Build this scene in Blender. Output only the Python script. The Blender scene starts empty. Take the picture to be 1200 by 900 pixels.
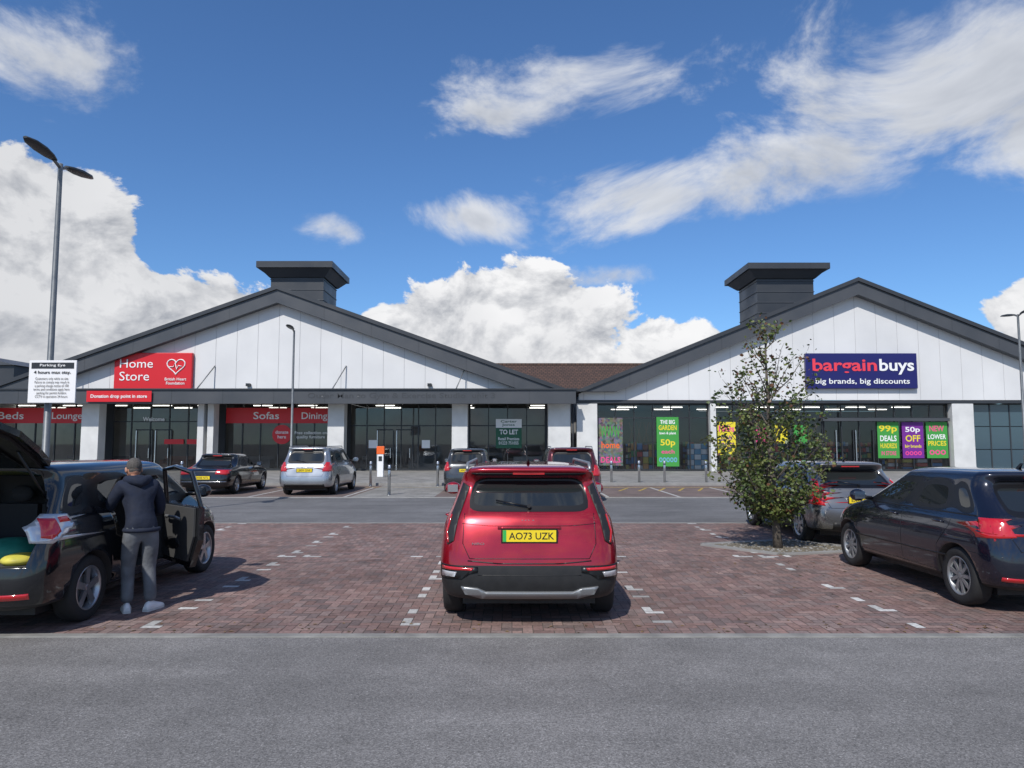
import bpy, bmesh, math, random
from mathutils import Vector, Matrix
from mathutils.bvhtree import BVHTree
random.seed(7)
R_=random.random
def ru(a,b): return a+(b-a)*random.random()
sc=bpy.context.scene
sc.view_settings.view_transform='Standard'
sc.view_settings.look='None'
sc.view_settings.exposure=0
# ------------------------------------------------------------------ materials
def newmat(name):
    m=bpy.data.materials.new(name); m.use_nodes=True
    nt=m.node_tree; b=nt.nodes['Principled BSDF']
    return m,nt,b
def mat(name,col,rough=.5,metal=0,spec=.5,coat=0,var=0,vscale=3,bump=0,bscale=60,emit=0):
    m,nt,b=newmat(name)
    b.inputs['Base Color'].default_value=(*col,1)
    b.inputs['Roughness'].default_value=rough
    b.inputs['Metallic'].default_value=metal
    b.inputs['Specular IOR Level'].default_value=spec
    b.inputs['Coat Weight'].default_value=coat
    b.inputs['Coat Roughness'].default_value=.04
    if emit:
        b.inputs['Emission Color'].default_value=(*col,1); b.inputs['Emission Strength'].default_value=emit
    if var or bump:
        tc=nt.nodes.new('ShaderNodeTexCoord')
    if var:
        n=nt.nodes.new('ShaderNodeTexNoise'); n.inputs['Scale'].default_value=vscale; n.inputs['Detail'].default_value=6
        nt.links.new(tc.outputs['Object'],n.inputs['Vector'])
        mr=nt.nodes.new('ShaderNodeMapRange'); mr.inputs[1].default_value=.3; mr.inputs[2].default_value=.7
        mr.inputs[3].default_value=1-var; mr.inputs[4].default_value=1+var*.5
        nt.links.new(n.outputs[0],mr.inputs[0])
        vm=nt.nodes.new('ShaderNodeVectorMath'); vm.operation='SCALE'; vm.inputs[0].default_value=col
        nt.links.new(mr.outputs[0],vm.inputs['Scale']); nt.links.new(vm.outputs[0],b.inputs['Base Color'])
        mr2=nt.nodes.new('ShaderNodeMapRange'); mr2.inputs[1].default_value=.3; mr2.inputs[2].default_value=.7
        mr2.inputs[3].default_value=max(0,rough-.08); mr2.inputs[4].default_value=min(1,rough+.1)
        nt.links.new(n.outputs[0],mr2.inputs[0]); nt.links.new(mr2.outputs[0],b.inputs['Roughness'])
    if bump:
        n2=nt.nodes.new('ShaderNodeTexNoise'); n2.inputs['Scale'].default_value=bscale; n2.inputs['Detail'].default_value=4
        nt.links.new(tc.outputs['Object'],n2.inputs['Vector'])
        bp=nt.nodes.new('ShaderNodeBump'); bp.inputs['Strength'].default_value=bump; bp.inputs['Distance'].default_value=.01
        nt.links.new(n2.outputs[0],bp.inputs['Height']); nt.links.new(bp.outputs[0],b.inputs['Normal'])
    return m
def paint(name,col,metal=.35,rough=.32):
    return mat(name,col,rough,metal,.5,coat=1,var=.12,vscale=1.6)
def glassmat(name,tint=.55,refl=.16):
    m=bpy.data.materials.new(name); m.use_nodes=True; nt=m.node_tree
    nt.nodes.remove(nt.nodes['Principled BSDF']); out=nt.nodes['Material Output']
    t=nt.nodes.new('ShaderNodeBsdfTransparent'); t.inputs[0].default_value=(tint,tint*1.02,tint*1.02,1)
    g=nt.nodes.new('ShaderNodeBsdfGlossy'); g.inputs['Roughness'].default_value=.02; g.inputs[0].default_value=(.8,.85,.9,1)
    lw=nt.nodes.new('ShaderNodeLayerWeight'); lw.inputs[0].default_value=.25
    ad=nt.nodes.new('ShaderNodeMath'); ad.operation='ADD'; ad.inputs[1].default_value=refl; ad.use_clamp=True
    nt.links.new(lw.outputs['Fresnel'],ad.inputs[0])
    mx=nt.nodes.new('ShaderNodeMixShader'); nt.links.new(ad.outputs[0],mx.inputs[0])
    nt.links.new(t.outputs[0],mx.inputs[1]); nt.links.new(g.outputs[0],mx.inputs[2]); nt.links.new(mx.outputs[0],out.inputs[0])
    return m
M={}
M['white_clad']=mat('white_cladding',(.67,.67,.67),.55,var=.09,vscale=.35)
M['white']=mat('white_render',(.64,.64,.63),.6,var=.14,vscale=1.2)
M['soffit']=mat('soffit',(.35,.36,.37),.6)
M['grey_metal']=mat('grey_fascia',(.045,.049,.056),.42,.2,var=.12,vscale=.6)
M['grey_metal2']=mat('grey_fascia_light',(.070,.075,.084),.45,.2,var=.10,vscale=.6)
M['joint']=mat('panel_joint',(.30,.31,.32),.7)
M['frame']=mat('window_frame',(.035,.038,.042),.4,.3)
M['glass']=glassmat('shop_glass',.72,.05)
M['blueglass']=mat('spandrel_glass',(.05,.085,.11),.08,0,.8)
M['dark']=mat('interior_dark',(.05,.05,.05),.8)
M['intwall']=mat('interior_wall',(.20,.195,.185),.8,var=.2,vscale=1)
M['intfloor']=mat('interior_floor',(.22,.2,.18),.4)
M['lamp']=mat('ceiling_light',(1,.97,.9),.5,emit=5)
M['red']=mat('sign_red',(.60,.012,.02),.4)
M['navy']=mat('sign_navy',(.012,.012,.115),.35)
M['signwhite']=mat('sign_white',(.8,.8,.8),.5)
M['signred2']=mat('sign_letters_red',(.75,.05,.08),.4)
M['ghost']=mat('ghost_letters',(.052,.056,.063),.5,.2)
M['green']=mat('poster_green',(.05,.30,.05),.5)
M['dgreen']=mat('poster_dark_green',(.01,.10,.05),.5)
M['yellow']=mat('poster_yellow',(.75,.62,.03),.5)
M['purple']=mat('poster_purple',(.16,.02,.25),.5)
M['pink']=mat('poster_pink',(.75,.06,.25),.5)
M['packblue']=mat('packaging_blue',(.15,.38,.55),.45)
M['black']=mat('black_plastic',(.014,.014,.015),.55,var=.15,vscale=12)
M['trim']=mat('black_trim',(.006,.006,.007),.35)
M['carglass']=mat('car_glass',(.016,.019,.020),.02,0,.9)
M['rubber']=mat('tyre_rubber',(.018,.018,.019),.8,var=.25,vscale=15)
M['alloy']=mat('alloy_wheel',(.42,.43,.45),.3,.85)
M['alloydk']=mat('wheel_barrel',(.025,.025,.027),.5,.4)
M['chrome']=mat('chrome',(.7,.71,.73),.14,1)
M['silverp']=mat('silver_plastic',(.30,.31,.32),.38,.6)
M['taillamp']=mat('tail_lamp',(.45,.008,.012),.12,0,.7,coat=1,emit=.12)
M['clearlamp']=mat('clear_lamp',(.62,.62,.64),.1,.3,.8,coat=1)
M['plateY']=mat('plate_yellow',(.80,.60,.02),.4)
M['plateB']=mat('plate_text',(.01,.01,.01),.5)
M['plateG']=mat('plate_green',(.03,.40,.08),.5)
M['galv']=mat('galvanised_steel',(.20,.21,.215),.45,.6,var=.15,vscale=6)
M['lamphead']=mat('lamp_head',(.05,.055,.06),.4,.3)
M['steel']=mat('stainless_steel',(.5,.51,.52),.25,.9)
M['orange']=mat('orange_plastic',(.8,.13,.02),.4)
M['concrete']=mat('concrete_edging',(.24,.235,.22),.85,var=.3,vscale=4,bump=.3)
M['kerb']=mat('kerb_stone',(.27,.265,.255),.85,var=.2,vscale=3,bump=.3)
M['linewhite']=mat('road_paint',(.45,.45,.43),.7,var=.45,vscale=9)
M['lineyellow']=mat('road_paint_yellow',(.45,.31,.05),.7,var=.4,vscale=9)
M['soil']=mat('tree_pit_gravel',(.19,.165,.12),.95,var=.55,vscale=22,bump=1,bscale=90)
M['bark']=mat('bark',(.13,.11,.09),.9,var=.35,vscale=25,bump=.8,bscale=60)
M['yellowbag']=mat('yellow_bag',(.62,.55,.08),.6,var=.3,vscale=8)
M['greenbag']=mat('green_bag',(.02,.22,.16),.6,var=.3,vscale=8)
M['seat']=mat('seat_fabric',(.035,.035,.038),.9,var=.2,vscale=20)
def tilemat():
    m,nt,b=newmat('roof_tiles')
    tc=nt.nodes.new('ShaderNodeTexCoord'); br=nt.nodes.new('ShaderNodeTexBrick')
    br.inputs['Scale'].default_value=1; br.inputs['Brick Width'].default_value=.33; br.inputs['Row Height'].default_value=.3
    br.inputs['Color1'].default_value=(.10,.055,.04,1); br.inputs['Color2'].default_value=(.065,.038,.03,1); br.inputs['Mortar'].default_value=(.02,.015,.012,1)
    br.inputs['Mortar Size'].default_value=.03
    nt.links.new(tc.outputs['Object'],br.inputs['Vector']); nt.links.new(br.outputs[0],b.inputs['Base Color']); b.inputs['Roughness'].default_value=.8
    return m
M['tile']=tilemat()
def asphalt(name,c,patch=.16):
    m,nt,b=newmat(name); N=nt.nodes.new; Lk=nt.links.new
    tc=N('ShaderNodeTexCoord')
    def noise(s,d=6,r=.6,sc_=None):
        n=N('ShaderNodeTexNoise'); n.inputs['Scale'].default_value=s; n.inputs['Detail'].default_value=d; n.inputs['Roughness'].default_value=r
        if sc_:
            mp=N('ShaderNodeMapping'); mp.inputs['Scale'].default_value=sc_; Lk(tc.outputs['Object'],mp.inputs[0]); Lk(mp.outputs[0],n.inputs['Vector'])
        else: Lk(tc.outputs['Object'],n.inputs['Vector'])
        return n
    def mr(src,a,b_,c_,d_):
        x=N('ShaderNodeMapRange'); 
        for i,v in enumerate((a,b_,c_,d_)): x.inputs[i+1].default_value=v
        Lk(src,x.inputs[0]); return x.outputs[0]
    n1=noise(.35,6); n2=noise(2.2,7,.7); n3=noise(45,3,.75); n5=noise(1,4,.5,(.12,1.6,1))
    v=N('ShaderNodeTexVoronoi'); v.inputs['Scale'].default_value=120; Lk(tc.outputs['Object'],v.inputs['Vector'])
    sep=N('ShaderNodeSeparateColor'); Lk(v.outputs['Color'],sep.inputs[0])
    f1=mr(n1.outputs[0],.35,.65,1-patch,1+patch); f2=mr(n2.outputs[0],.3,.7,.86,1.12); f3=mr(n3.outputs[0],.3,.7,.80,1.20)
    f4=mr(sep.outputs[0],.0,1.,.62,1.40); f5=mr(n5.outputs[0],.35,.65,.88,1.08)
    f6=mr(sep.outputs[1],.95,.97,1,1.45)
    def mul(a,b_):
        x=N('ShaderNodeMath'); x.operation='MULTIPLY'; Lk(a,x.inputs[0]); Lk(b_,x.inputs[1]); return x.outputs[0]
    f=mul(mul(mul(mul(mul(f1,f2),f3),f4),f5),f6)
    vm=N('ShaderNodeVectorMath'); vm.operation='SCALE'; vm.inputs[0].default_value=c; Lk(f,vm.inputs['Scale'])
    Lk(vm.outputs[0],b.inputs['Base Color']); b.inputs['Roughness'].default_value=.85; b.inputs['Specular IOR Level'].default_value=.3
    bp=N('ShaderNodeBump'); bp.inputs['Strength'].default_value=.35; bp.inputs['Distance'].default_value=.005
    Lk(v.outputs['Distance'],bp.inputs['Height']); Lk(bp.outputs[0],b.inputs['Normal'])
    return m
M['asphalt']=asphalt('asphalt',(.180,.174,.170))
M['asphalt2']=asphalt('asphalt_aisle',(.145,.144,.146))
def slabmat(name,c1,c2,mort,w,h):
    m,nt,b=newmat(name); N=nt.nodes.new; Lk=nt.links.new
    tc=N('ShaderNodeTexCoord'); br=N('ShaderNodeTexBrick'); br.inputs['Scale'].default_value=1
    br.inputs['Brick Width'].default_value=w; br.inputs['Row Height'].default_value=h; br.inputs['Mortar Size'].default_value=.008
    br.inputs['Color1'].default_value=(*c1,1); br.inputs['Color2'].default_value=(*c2,1); br.inputs['Mortar'].default_value=(*mort,1)
    Lk(tc.outputs['Object'],br.inputs['Vector'])
    n=N('ShaderNodeTexNoise'); n.inputs['Scale'].default_value=1.3; n.inputs['Detail'].default_value=6; Lk(tc.outputs['Object'],n.inputs['Vector'])
    mr=N('ShaderNodeMapRange'); mr.inputs[1].default_value=.3; mr.inputs[2].default_value=.7; mr.inputs[3].default_value=.72; mr.inputs[4].default_value=1.2; Lk(n.outputs[0],mr.inputs[0])
    vm=N('ShaderNodeVectorMath'); vm.operation='SCALE'; Lk(br.outputs[0],vm.inputs[0]); Lk(mr.outputs[0],vm.inputs['Scale'])
    Lk(vm.outputs[0],b.inputs['Base Color']); b.inputs['Roughness'].default_value=.85
    return m
M['slab']=slabmat('pavement_slabs',(.26,.25,.235),(.22,.215,.20),(.12,.12,.12),.6,.6)
M['block']=slabmat('block_paving',(.19,.135,.12),(.15,.11,.10),(.09,.08,.07),.2,.1)
def brickvc():
    m,nt,b=newmat('brick_paving'); N=nt.nodes.new; Lk=nt.links.new
    at=N('ShaderNodeVertexColor'); at.layer_name='Col'
    tc=N('ShaderNodeTexCoord')
    def ns(s,a,b_,lo=.3,hi=.7):
        n=N('ShaderNodeTexNoise'); n.inputs['Scale'].default_value=s; n.inputs['Detail'].default_value=6; Lk(tc.outputs['Object'],n.inputs['Vector'])
        mr=N('ShaderNodeMapRange'); mr.inputs[1].default_value=lo; mr.inputs[2].default_value=hi; mr.inputs[3].default_value=a; mr.inputs[4].default_value=b_; Lk(n.outputs[0],mr.inputs[0]); return mr.outputs[0]
    x=N('ShaderNodeMath'); x.operation='MULTIPLY'; Lk(ns(.45,.82,1.18),x.inputs[0]); Lk(ns(35,.78,1.2),x.inputs[1])
    y=N('ShaderNodeMath'); y.operation='MULTIPLY'; Lk(x.outputs[0],y.inputs[0]); Lk(ns(1.3,.66,1.04,.30,.44),y.inputs[1])
    vm=N('ShaderNodeVectorMath'); vm.operation='SCALE'; Lk(at.outputs[0],vm.inputs[0]); Lk(y.outputs[0],vm.inputs['Scale'])
    Lk(vm.outputs[0],b.inputs['Base Color']); b.inputs['Roughness'].default_value=.8; b.inputs['Specular IOR Level'].default_value=.3
    return m
M['brickvc']=brickvc()
M['mortar']=mat('paving_joint_sand',(.085,.077,.069),.95,var=.3,vscale=3)
def mural():
    m,nt,b=newmat('window_mural'); N=nt.nodes.new; Lk=nt.links.new
    tc=N('ShaderNodeTexCoord'); v=N('ShaderNodeTexVoronoi'); v.inputs['Scale'].default_value=7; Lk(tc.outputs['Object'],v.inputs['Vector'])
    hs=N('ShaderNodeHueSaturation'); hs.inputs['Saturation'].default_value=.55; hs.inputs['Value'].default_value=.20; Lk(v.outputs['Color'],hs.inputs['Color'])
    Lk(hs.outputs[0],b.inputs['Base Color']); return m
M['mural']=mural()
# ------------------------------------------------------------------ builders
class Grp:
    def __init__(s,name,loc=(0,0,0),local=False,rotz=0,scale=1):
        e=bpy.data.objects.new(name,None); e.location=loc; e.rotation_euler=(0,0,rotz); e.scale=(scale,)*3; e.empty_display_size=.3
        sc.collection.objects.link(e); s.e=e; s.local=local
        s.inv=Matrix.Identity(4) if local else (Matrix.Translation(loc)@Matrix.Rotation(rotz,4,'Z')).inverted()
def link(o,g):
    sc.collection.objects.link(o)
    if g: o.parent=g.e; o.matrix_parent_inverse=g.inv
    return o
class B:
    def __init__(s): s.bm=bmesh.new(); s.mats=[]
    def mi(s,m):
        m=M[m] if isinstance(m,str) else m
        if m not in s.mats: s.mats.append(m)
        return s.mats.index(m)
    def face(s,pts,m):
        f=s.bm.faces.new([s.bm.verts.new(p) for p in pts]); f.material_index=s.mi(m); return f
    def prism(s,pts,vec,m):
        vec=Vector(vec); a=[s.bm.verts.new(p) for p in pts]; b=[s.bm.verts.new(Vector(p)+vec) for p in pts]; k=s.mi(m); n=len(pts)
        fs=[s.bm.faces.new(a),s.bm.faces.new(b[::-1])]
        for i in range(n): fs.append(s.bm.faces.new([a[i],b[i],b[(i+1)%n],a[(i+1)%n]]))
        for f in fs: f.material_index=k
    def box(s,x0,x1,y0,y1,z0,z1,m):
        s.prism([(x0,y0,z0),(x1,y0,z0),(x1,y0,z1),(x0,y0,z1)],(0,y1-y0,0),m)
    def tube(s,path,rad,m,n=8,cap=True):
        path=[Vector(p) for p in path]; k=s.mi(m)
        if not hasattr(rad,'__len__'): rad=[rad]*len(path)
        rings=[]; up=None
        for i,p in enumerate(path):
            d=(path[min(i+1,len(path)-1)]-path[max(i-1,0)]).normalized()
            if up is None: up=d.orthogonal().normalized()
            u=(up-d*up.dot(d)).normalized(); up=u; w=d.cross(u)
            rings.append([s.bm.verts.new(p+(u*math.cos(2*math.pi*j/n)+w*math.sin(2*math.pi*j/n))*rad[i]) for j in range(n)])
        for a,b in zip(rings,rings[1:]):
            for j in range(n):
                f=s.bm.faces.new([a[j],a[(j+1)%n],b[(j+1)%n],b[j]]); f.material_index=k; f.smooth=True
        if cap:
            s.bm.faces.new(rings[0][::-1]).material_index=k; s.bm.faces.new(rings[-1]).material_index=k
    def lathe(s,prof,c,m,n=32,axis='X',cap=(True,True)):
        c=Vector(c); k=s.mi(m); rings=[]
        for (h,r) in prof:
            ring=[]
            for j in range(n):
                a=2*math.pi*j/n; ca,sa=math.cos(a)*r,math.sin(a)*r
                v={'X':(h,ca,sa),'Z':(ca,sa,h),'Y':(ca,h,sa)}[axis]
                ring.append(s.bm.verts.new(c+Vector(v)))
            rings.append(ring)
        for a,b in zip(rings,rings[1:]):
            for j in range(n):
                f=s.bm.faces.new([a[j],a[(j+1)%n],b[(j+1)%n],b[j]]); f.material_index=k; f.smooth=True
        for rg,q in ((rings[0],cap[0]),(rings[-1],cap[1])):
            if q: s.bm.faces.new(rg).material_index=k
    def ell(s,c,r,m,rot=None,seg=16):
        k=s.mi(m); mt=Matrix.Translation(c)@(rot or Matrix.Identity(4))@Matrix.Diagonal((*r,1))
        res=bmesh.ops.create_uvsphere(s.bm,u_segments=seg,v_segments=seg//2+2,radius=1,matrix=mt)
        for v in res['verts']:
            for f in v.link_faces: f.material_index=k; f.smooth=True
    def out(s,name,g,bevel=0,recalc=True):
        if recalc: bmesh.ops.recalc_face_normals(s.bm,faces=s.bm.faces)
        me=bpy.data.meshes.new(name); s.bm.to_mesh(me); s.bm.free()
        for m in s.mats: me.materials.append(m)
        o=bpy.data.objects.new(name,me); link(o,g)
        if bevel:
            md=o.modifiers.new('bevel','BEVEL'); md.width=bevel; md.segments=2; md.limit_method='ANGLE'
        return o
def text(name,s,cx,y,cz,w,h,m,g,off=.012):
    cu=bpy.data.curves.new(name,'FONT'); cu.body=s; cu.offset=off; cu.extrude=0; cu.resolution_u=3
    cu.align_x='CENTER'
    o=bpy.data.objects.new(name,cu); sc.collection.objects.link(o)
    dg=bpy.context.evaluated_depsgraph_get(); dg.update()
    me=bpy.data.meshes.new_from_object(o.evaluated_get(dg)); bpy.data.objects.remove(o)
    xs=[v.co.x for v in me.vertices]; ys=[v.co.y for v in me.vertices]
    if not xs: return None
    x0,x1,y0,y1=min(xs),max(xs),min(ys),max(ys)
    sx=w/(x1-x0); sy=h/(y1-y0)
    for v in me.vertices:
        v.co=Vector((cx+(v.co.x-(x0+x1)/2)*sx, y, cz+(v.co.y-(y0+y1)/2)*sy))
    me.materials.clear(); me.materials.append(M[m] if isinstance(m,str) else m)
    ob=bpy.data.objects.new(name,me); link(ob,g)
    return ob
def evalmesh(o):
    dg=bpy.context.evaluated_depsgraph_get(); dg.update()
    return bpy.data.meshes.new_from_object(o.evaluated_get(dg))
# ------------------------------------------------------------------ camera
cam=bpy.data.cameras.new('camera'); co=bpy.data.objects.new('camera',cam); sc.collection.objects.link(co)
cam.lens=25.5; cam.sensor_width=36; cam.clip_end=5000; cam.clip_start=.05
co.location=(0,0,1.78); co.rotation_euler=(math.radians(90+4.7),0,0); sc.camera=co
# ------------------------------------------------------------------ light + sky
EL=math.radians(46); AZ=math.radians(200)
sd=Vector((math.sin(AZ)*math.cos(EL),math.cos(AZ)*math.cos(EL),math.sin(EL)))
sl=bpy.data.lights.new('sun','SUN'); sl.energy=4.0; sl.angle=math.radians(.6); sl.color=(1,.955,.89)
so=bpy.data.objects.new('sun',sl); sc.collection.objects.link(so); so.rotation_euler=sd.to_track_quat('Z','Y').to_euler(); so.location=(0,-10,30)
def build_world():
    w=bpy.data.worlds.new('World'); sc.world=w; w.use_nodes=True; nt=w.node_tree
    for n in list(nt.nodes): nt.nodes.remove(n)
    N=nt.nodes.new; Lk=nt.links.new
    def put(sock,v):
        if isinstance(v,(int,float)): sock.default_value=v
        elif isinstance(v,tuple): sock.default_value=v
        else: Lk(v,sock)
    def m(op,a,b=0.,c=0.,clamp=False):
        x=N('ShaderNodeMath'); x.operation=op; x.use_clamp=clamp; put(x.inputs[0],a); put(x.inputs[1],b); put(x.inputs[2],c); return x.outputs[0]
    def vm(op,a,b):
        x=N('ShaderNodeVectorMath'); x.operation=op; put(x.inputs[0],a); put(x.inputs[1],b)
        return x.outputs['Value'] if op=='LENGTH' else x.outputs[0]
    def mr(v,a,b,c,d,smooth=False):
        x=N('ShaderNodeMapRange'); put(x.inputs[0],v)
        if smooth: x.interpolation_type='SMOOTHSTEP'
        for i,q in enumerate((a,b,c,d)): x.inputs[i+1].default_value=q
        return x.outputs[0]
    def noise(vec,s,d,r,dist=0):
        x=N('ShaderNodeTexNoise'); x.inputs['Scale'].default_value=s; x.inputs['Detail'].default_value=d; x.inputs['Roughness'].default_value=r; x.inputs['Distortion'].default_value=dist
        Lk(vec,x.inputs['Vector']); return x.outputs[0]
    tc=N('ShaderNodeTexCoord'); sp=N('ShaderNodeSeparateXYZ'); Lk(tc.outputs['Generated'],sp.inputs[0])
    az=m('ARCTAN2',sp.outputs[0],sp.outputs[1]); el=m('ARCSINE',sp.outputs[2])
    cb=N('ShaderNodeCombineXYZ'); Lk(az,cb.inputs[0]); Lk(el,cb.inputs[1]); P=cb.outputs[0]
    def cov(bl):
        cur=None
        for (a,e,sa,se,k) in bl:
            q=vm('MULTIPLY',vm('SUBTRACT',P,(a,e,0)),(1/sa,1/se,0))
            v=mr(vm('LENGTH',q,(0,0,0)),0,1,k,0,True)
            cur=v if cur is None else m('MAXIMUM',cur,v)
        return cur
    cum=[(.01,.11,.30,.235,1.25),(-.12,.10,.30,.17,1.2),(.20,.08,.20,.15,1.2),(-.47,.11,.40,.19,1.2),(-.64,.22,.27,.20,1.2),(.64,.15,.12,.08,.9),(-1.3,.25,.5,.25,1),(1.4,.2,.5,.2,1)]
    wis=[(.58,.42,.44,.20,1.2),(.72,.36,.34,.20,1.1),(.40,.34,.34,.13,1.1),(.16,.335,.30,.09,1.0),(-.06,.31,.18,.06,.85),(.16,.48,.38,.09,.85),(.0,.44,.2,.05,.8),(-.60,.42,.24,.10,.95),(-.24,.285,.13,.045,.75),(-.40,.33,.08,.045,.7),
         (.14,.225,.26,.035,.7),(1.2,.6,.7,.3,1),(-1.3,.6,.6,.25,1)]
    Ps=vm('MULTIPLY',P,(1,1.35,1))
    n1=noise(Ps,8.5,8,.60,.25); n1b=noise(vm('ADD',Ps,(-.013,.028,0)),8.5,6,.60,.25)
    Pw=vm('MULTIPLY',vm('ADD',P,(5.3,1.2,0)),(1,1.7,1))
    n2=noise(Pw,3.9,9,.62,.5); n2b=noise(vm('ADD',Pw,(-.02,.07,0)),3.9,5,.62,.5)
    behind=mr(sp.outputs[1],.2,-.2,0,.6,True)
    d1=m('ADD',m('ADD',n1,m('MULTIPLY',cov(cum),.68)),-.80)
    m1=mr(d1,0,.05,0,1,True)
    c2=m('MAXIMUM',cov(wis),behind)
    d2=m('ADD',m('ADD',m('MULTIPLY',m('SUBTRACT',n2,.5),1.9),m('MULTIPLY',c2,.62)),-.33)
    m2=mr(d2,-.08,.34,0,.97,True)
    s1=m('ADD',m('MULTIPLY',m('SUBTRACT',n1,n1b),3.4),.86,clamp=True)
    nl=noise(vm('ADD',Ps,(9,2,0)),3.4,4,.5)
    low=mr(el,.08,.17,.80,1.0,True)
    left=mr(az,-.62,-.30,.66,1.0,True)
    s1=m('MULTIPLY',m('MULTIPLY',s1,m('MULTIPLY',low,left)),mr(nl,.40,.55,.82,1.05),clamp=True)
    s2=m('ADD',m('MULTIPLY',m('SUBTRACT',n2,n2b),2.0),mr(d2,.12,.62,.92,.32),clamp=True)
    def mixc(f,a,b):
        x=N('ShaderNodeMix'); x.data_type='RGBA'; put(x.inputs[0],f)
        for sck,v in ((x.inputs[6],a),(x.inputs[7],b)): put(sck,v)
        return x.outputs[2]
    c1=mixc(s1,(.25,.28,.34,1),(.97,.97,.98,1))
    c2c=mixc(s2,(.25,.29,.37,1),(.78,.81,.87,1))
    sky=N('ShaderNodeTexSky'); sky.sky_type='NISHITA'; sky.sun_disc=False; sky.sun_elevation=EL; sky.sun_rotation=AZ
    sky.air_density=1.0; sky.dust_density=.25; sky.ozone_density=3.0
    tint=vm('MULTIPLY',sky.outputs[0],(.60,.85,1.12))
    bg=N('ShaderNodeBackground'); Lk(tint,bg.inputs[0]); bg.inputs[1].default_value=.118
    b1=N('ShaderNodeBackground'); Lk(c2c,b1.inputs[0]); b1.inputs[1].default_value=.92
    b2=N('ShaderNodeBackground'); Lk(c1,b2.inputs[0]); b2.inputs[1].default_value=.97
    x1=N('ShaderNodeMixShader'); put(x1.inputs[0],m2); Lk(bg.outputs[0],x1.inputs[1]); Lk(b1.outputs[0],x1.inputs[2])
    x2=N('ShaderNodeMixShader'); put(x2.inputs[0],m1); Lk(x1.outputs[0],x2.inputs[1]); Lk(b2.outputs[0],x2.inputs[2])
    o=N('ShaderNodeOutputWorld'); Lk(x2.outputs[0],o.inputs[0])
build_world()
# ------------------------------------------------------------------ ground
def sheet(name,x0,x1,y0,y1,z,m):
    b=B(); b.face([(x0,y0,z),(x1,y0,z),(x1,y1,z),(x0,y1,z)],m); return b.out(name,None)
sheet('ground',-1500,1500,-1500,1500,0,'asphalt')
sheet('road',-60,60,16.55,24.0,.004,'asphalt2')
BY0,BY1=6.96,16.4
def brickarea():
    g=Grp('brick_paving',(0,11.6,0))
    b=B(); b.face([(-40,BY0,.004),(40,BY0,.004),(40,BY1,.004),(-40,BY1,.004)],'mortar'); b.out('joint_bed',g)
    verts=[];faces=[];cols=[]
    U=.1; gap=.0035; X0=-14.2; nx=284; ny=int((BY1-BY0)/U)+1
    lines=[-1.03+2.5*k for k in range(-5,6)]
    def col(cx,cy):
        wh=False
        for lx in lines:
            if abs(cx-lx)<.065 and (cy%.6)<.30 and R_()<.80: wh=True
        if abs(cy-11.65)<.05 :
            for lx in lines:
                if abs(cx-lx)<.48 and R_()<.65: wh=True
        if wh:
            v=ru(.34,.56); return (v,v*.985,v*.95)
        base=random.choice([(.225,.152,.136),(.205,.135,.122),(.245,.170,.150),(.215,.160,.146),(.172,.130,.122),(.215,.138,.120)])
        k=ru(.82,1.14); return tuple(c*k for c in base)
    def add(x0,y0,x1,y1):
        y1=min(y1,BY1)
        y0=max(y0,BY0)
        if y1-y0<.03: return
        n=len(verts); j=ru(-.001,.001)
        verts.extend([(x0+gap,y0+gap,.009+j),(x1-gap,y0+gap,.009),(x1-gap,y1-gap,.009+j),(x0+gap,y1-gap,.009)])
        faces.append((n,n+1,n+2,n+3)); cols.append(col((x0+x1)/2,(y0+y1)/2))
    for j in range(-2,ny+1):
        for i in range(nx):
            c=(i-j)%4
            x=X0+i*U; y=BY0+j*U
            if c==0: add(x,y,x+2*U,y+U)
            elif c==2: add(x,y-U,x+U,y+U)
    me=bpy.data.meshes.new('bricks'); me.from_pydata(verts,[],faces)
    ca=me.color_attributes.new('Col','FLOAT_COLOR','CORNER')
    flat=[]
    for c in cols: flat.extend([c[0],c[1],c[2],1]*4)
    ca.data.foreach_set('color',flat); me.materials.append(M['brickvc'])
    link(bpy.data.objects.new('bricks',me),g)
    b=B()
    b.box(-40,40,BY0-.12,BY0-.004,-.05,.012,'concrete'); b.box(-40,40,BY1+.004,BY1+.14,-.05,.012,'concrete')
    b.out('edging',g,bevel=.004)
brickarea()
sheet('parking_bays',-60,60,24.15,31.0,.004,'block')
sheet('concrete_walkway',-5.4,-2.6,24.2,30.95,.008,'slab')
sheet('concrete_walkway',12.5,60,24.2,30.95,.008,'slab')
b=B(); b.box(-60,60,24.0,24.15,-.05,.03,'kerb'); b.box(-60,60,31.0,31.15,-.05,.12,'kerb'); b.out('kerb',None,bevel=.01)
sheet('pavement',-60,60,31.15,60,.115,'slab')
b=B()
for x in (-12.0,-8.8,-5.6,-.35,3.2,5.6,8.0,10.4):
    b.box(x-.05,x+.05,24.4,29.6,.0,.0085,'linewhite')
for i in range(5):
    x=4.0+i*.75; b.prism([(x,27.6,.0),(x+.1,27.6,.0),(x+.65,29.2,0),(x+.55,29.2,0)],(0,0,.0095),'lineyellow')
b.box(-60,60,29.8,29.88,0,.0088,'lineyellow')
b.out('bay_markings',None)
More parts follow.
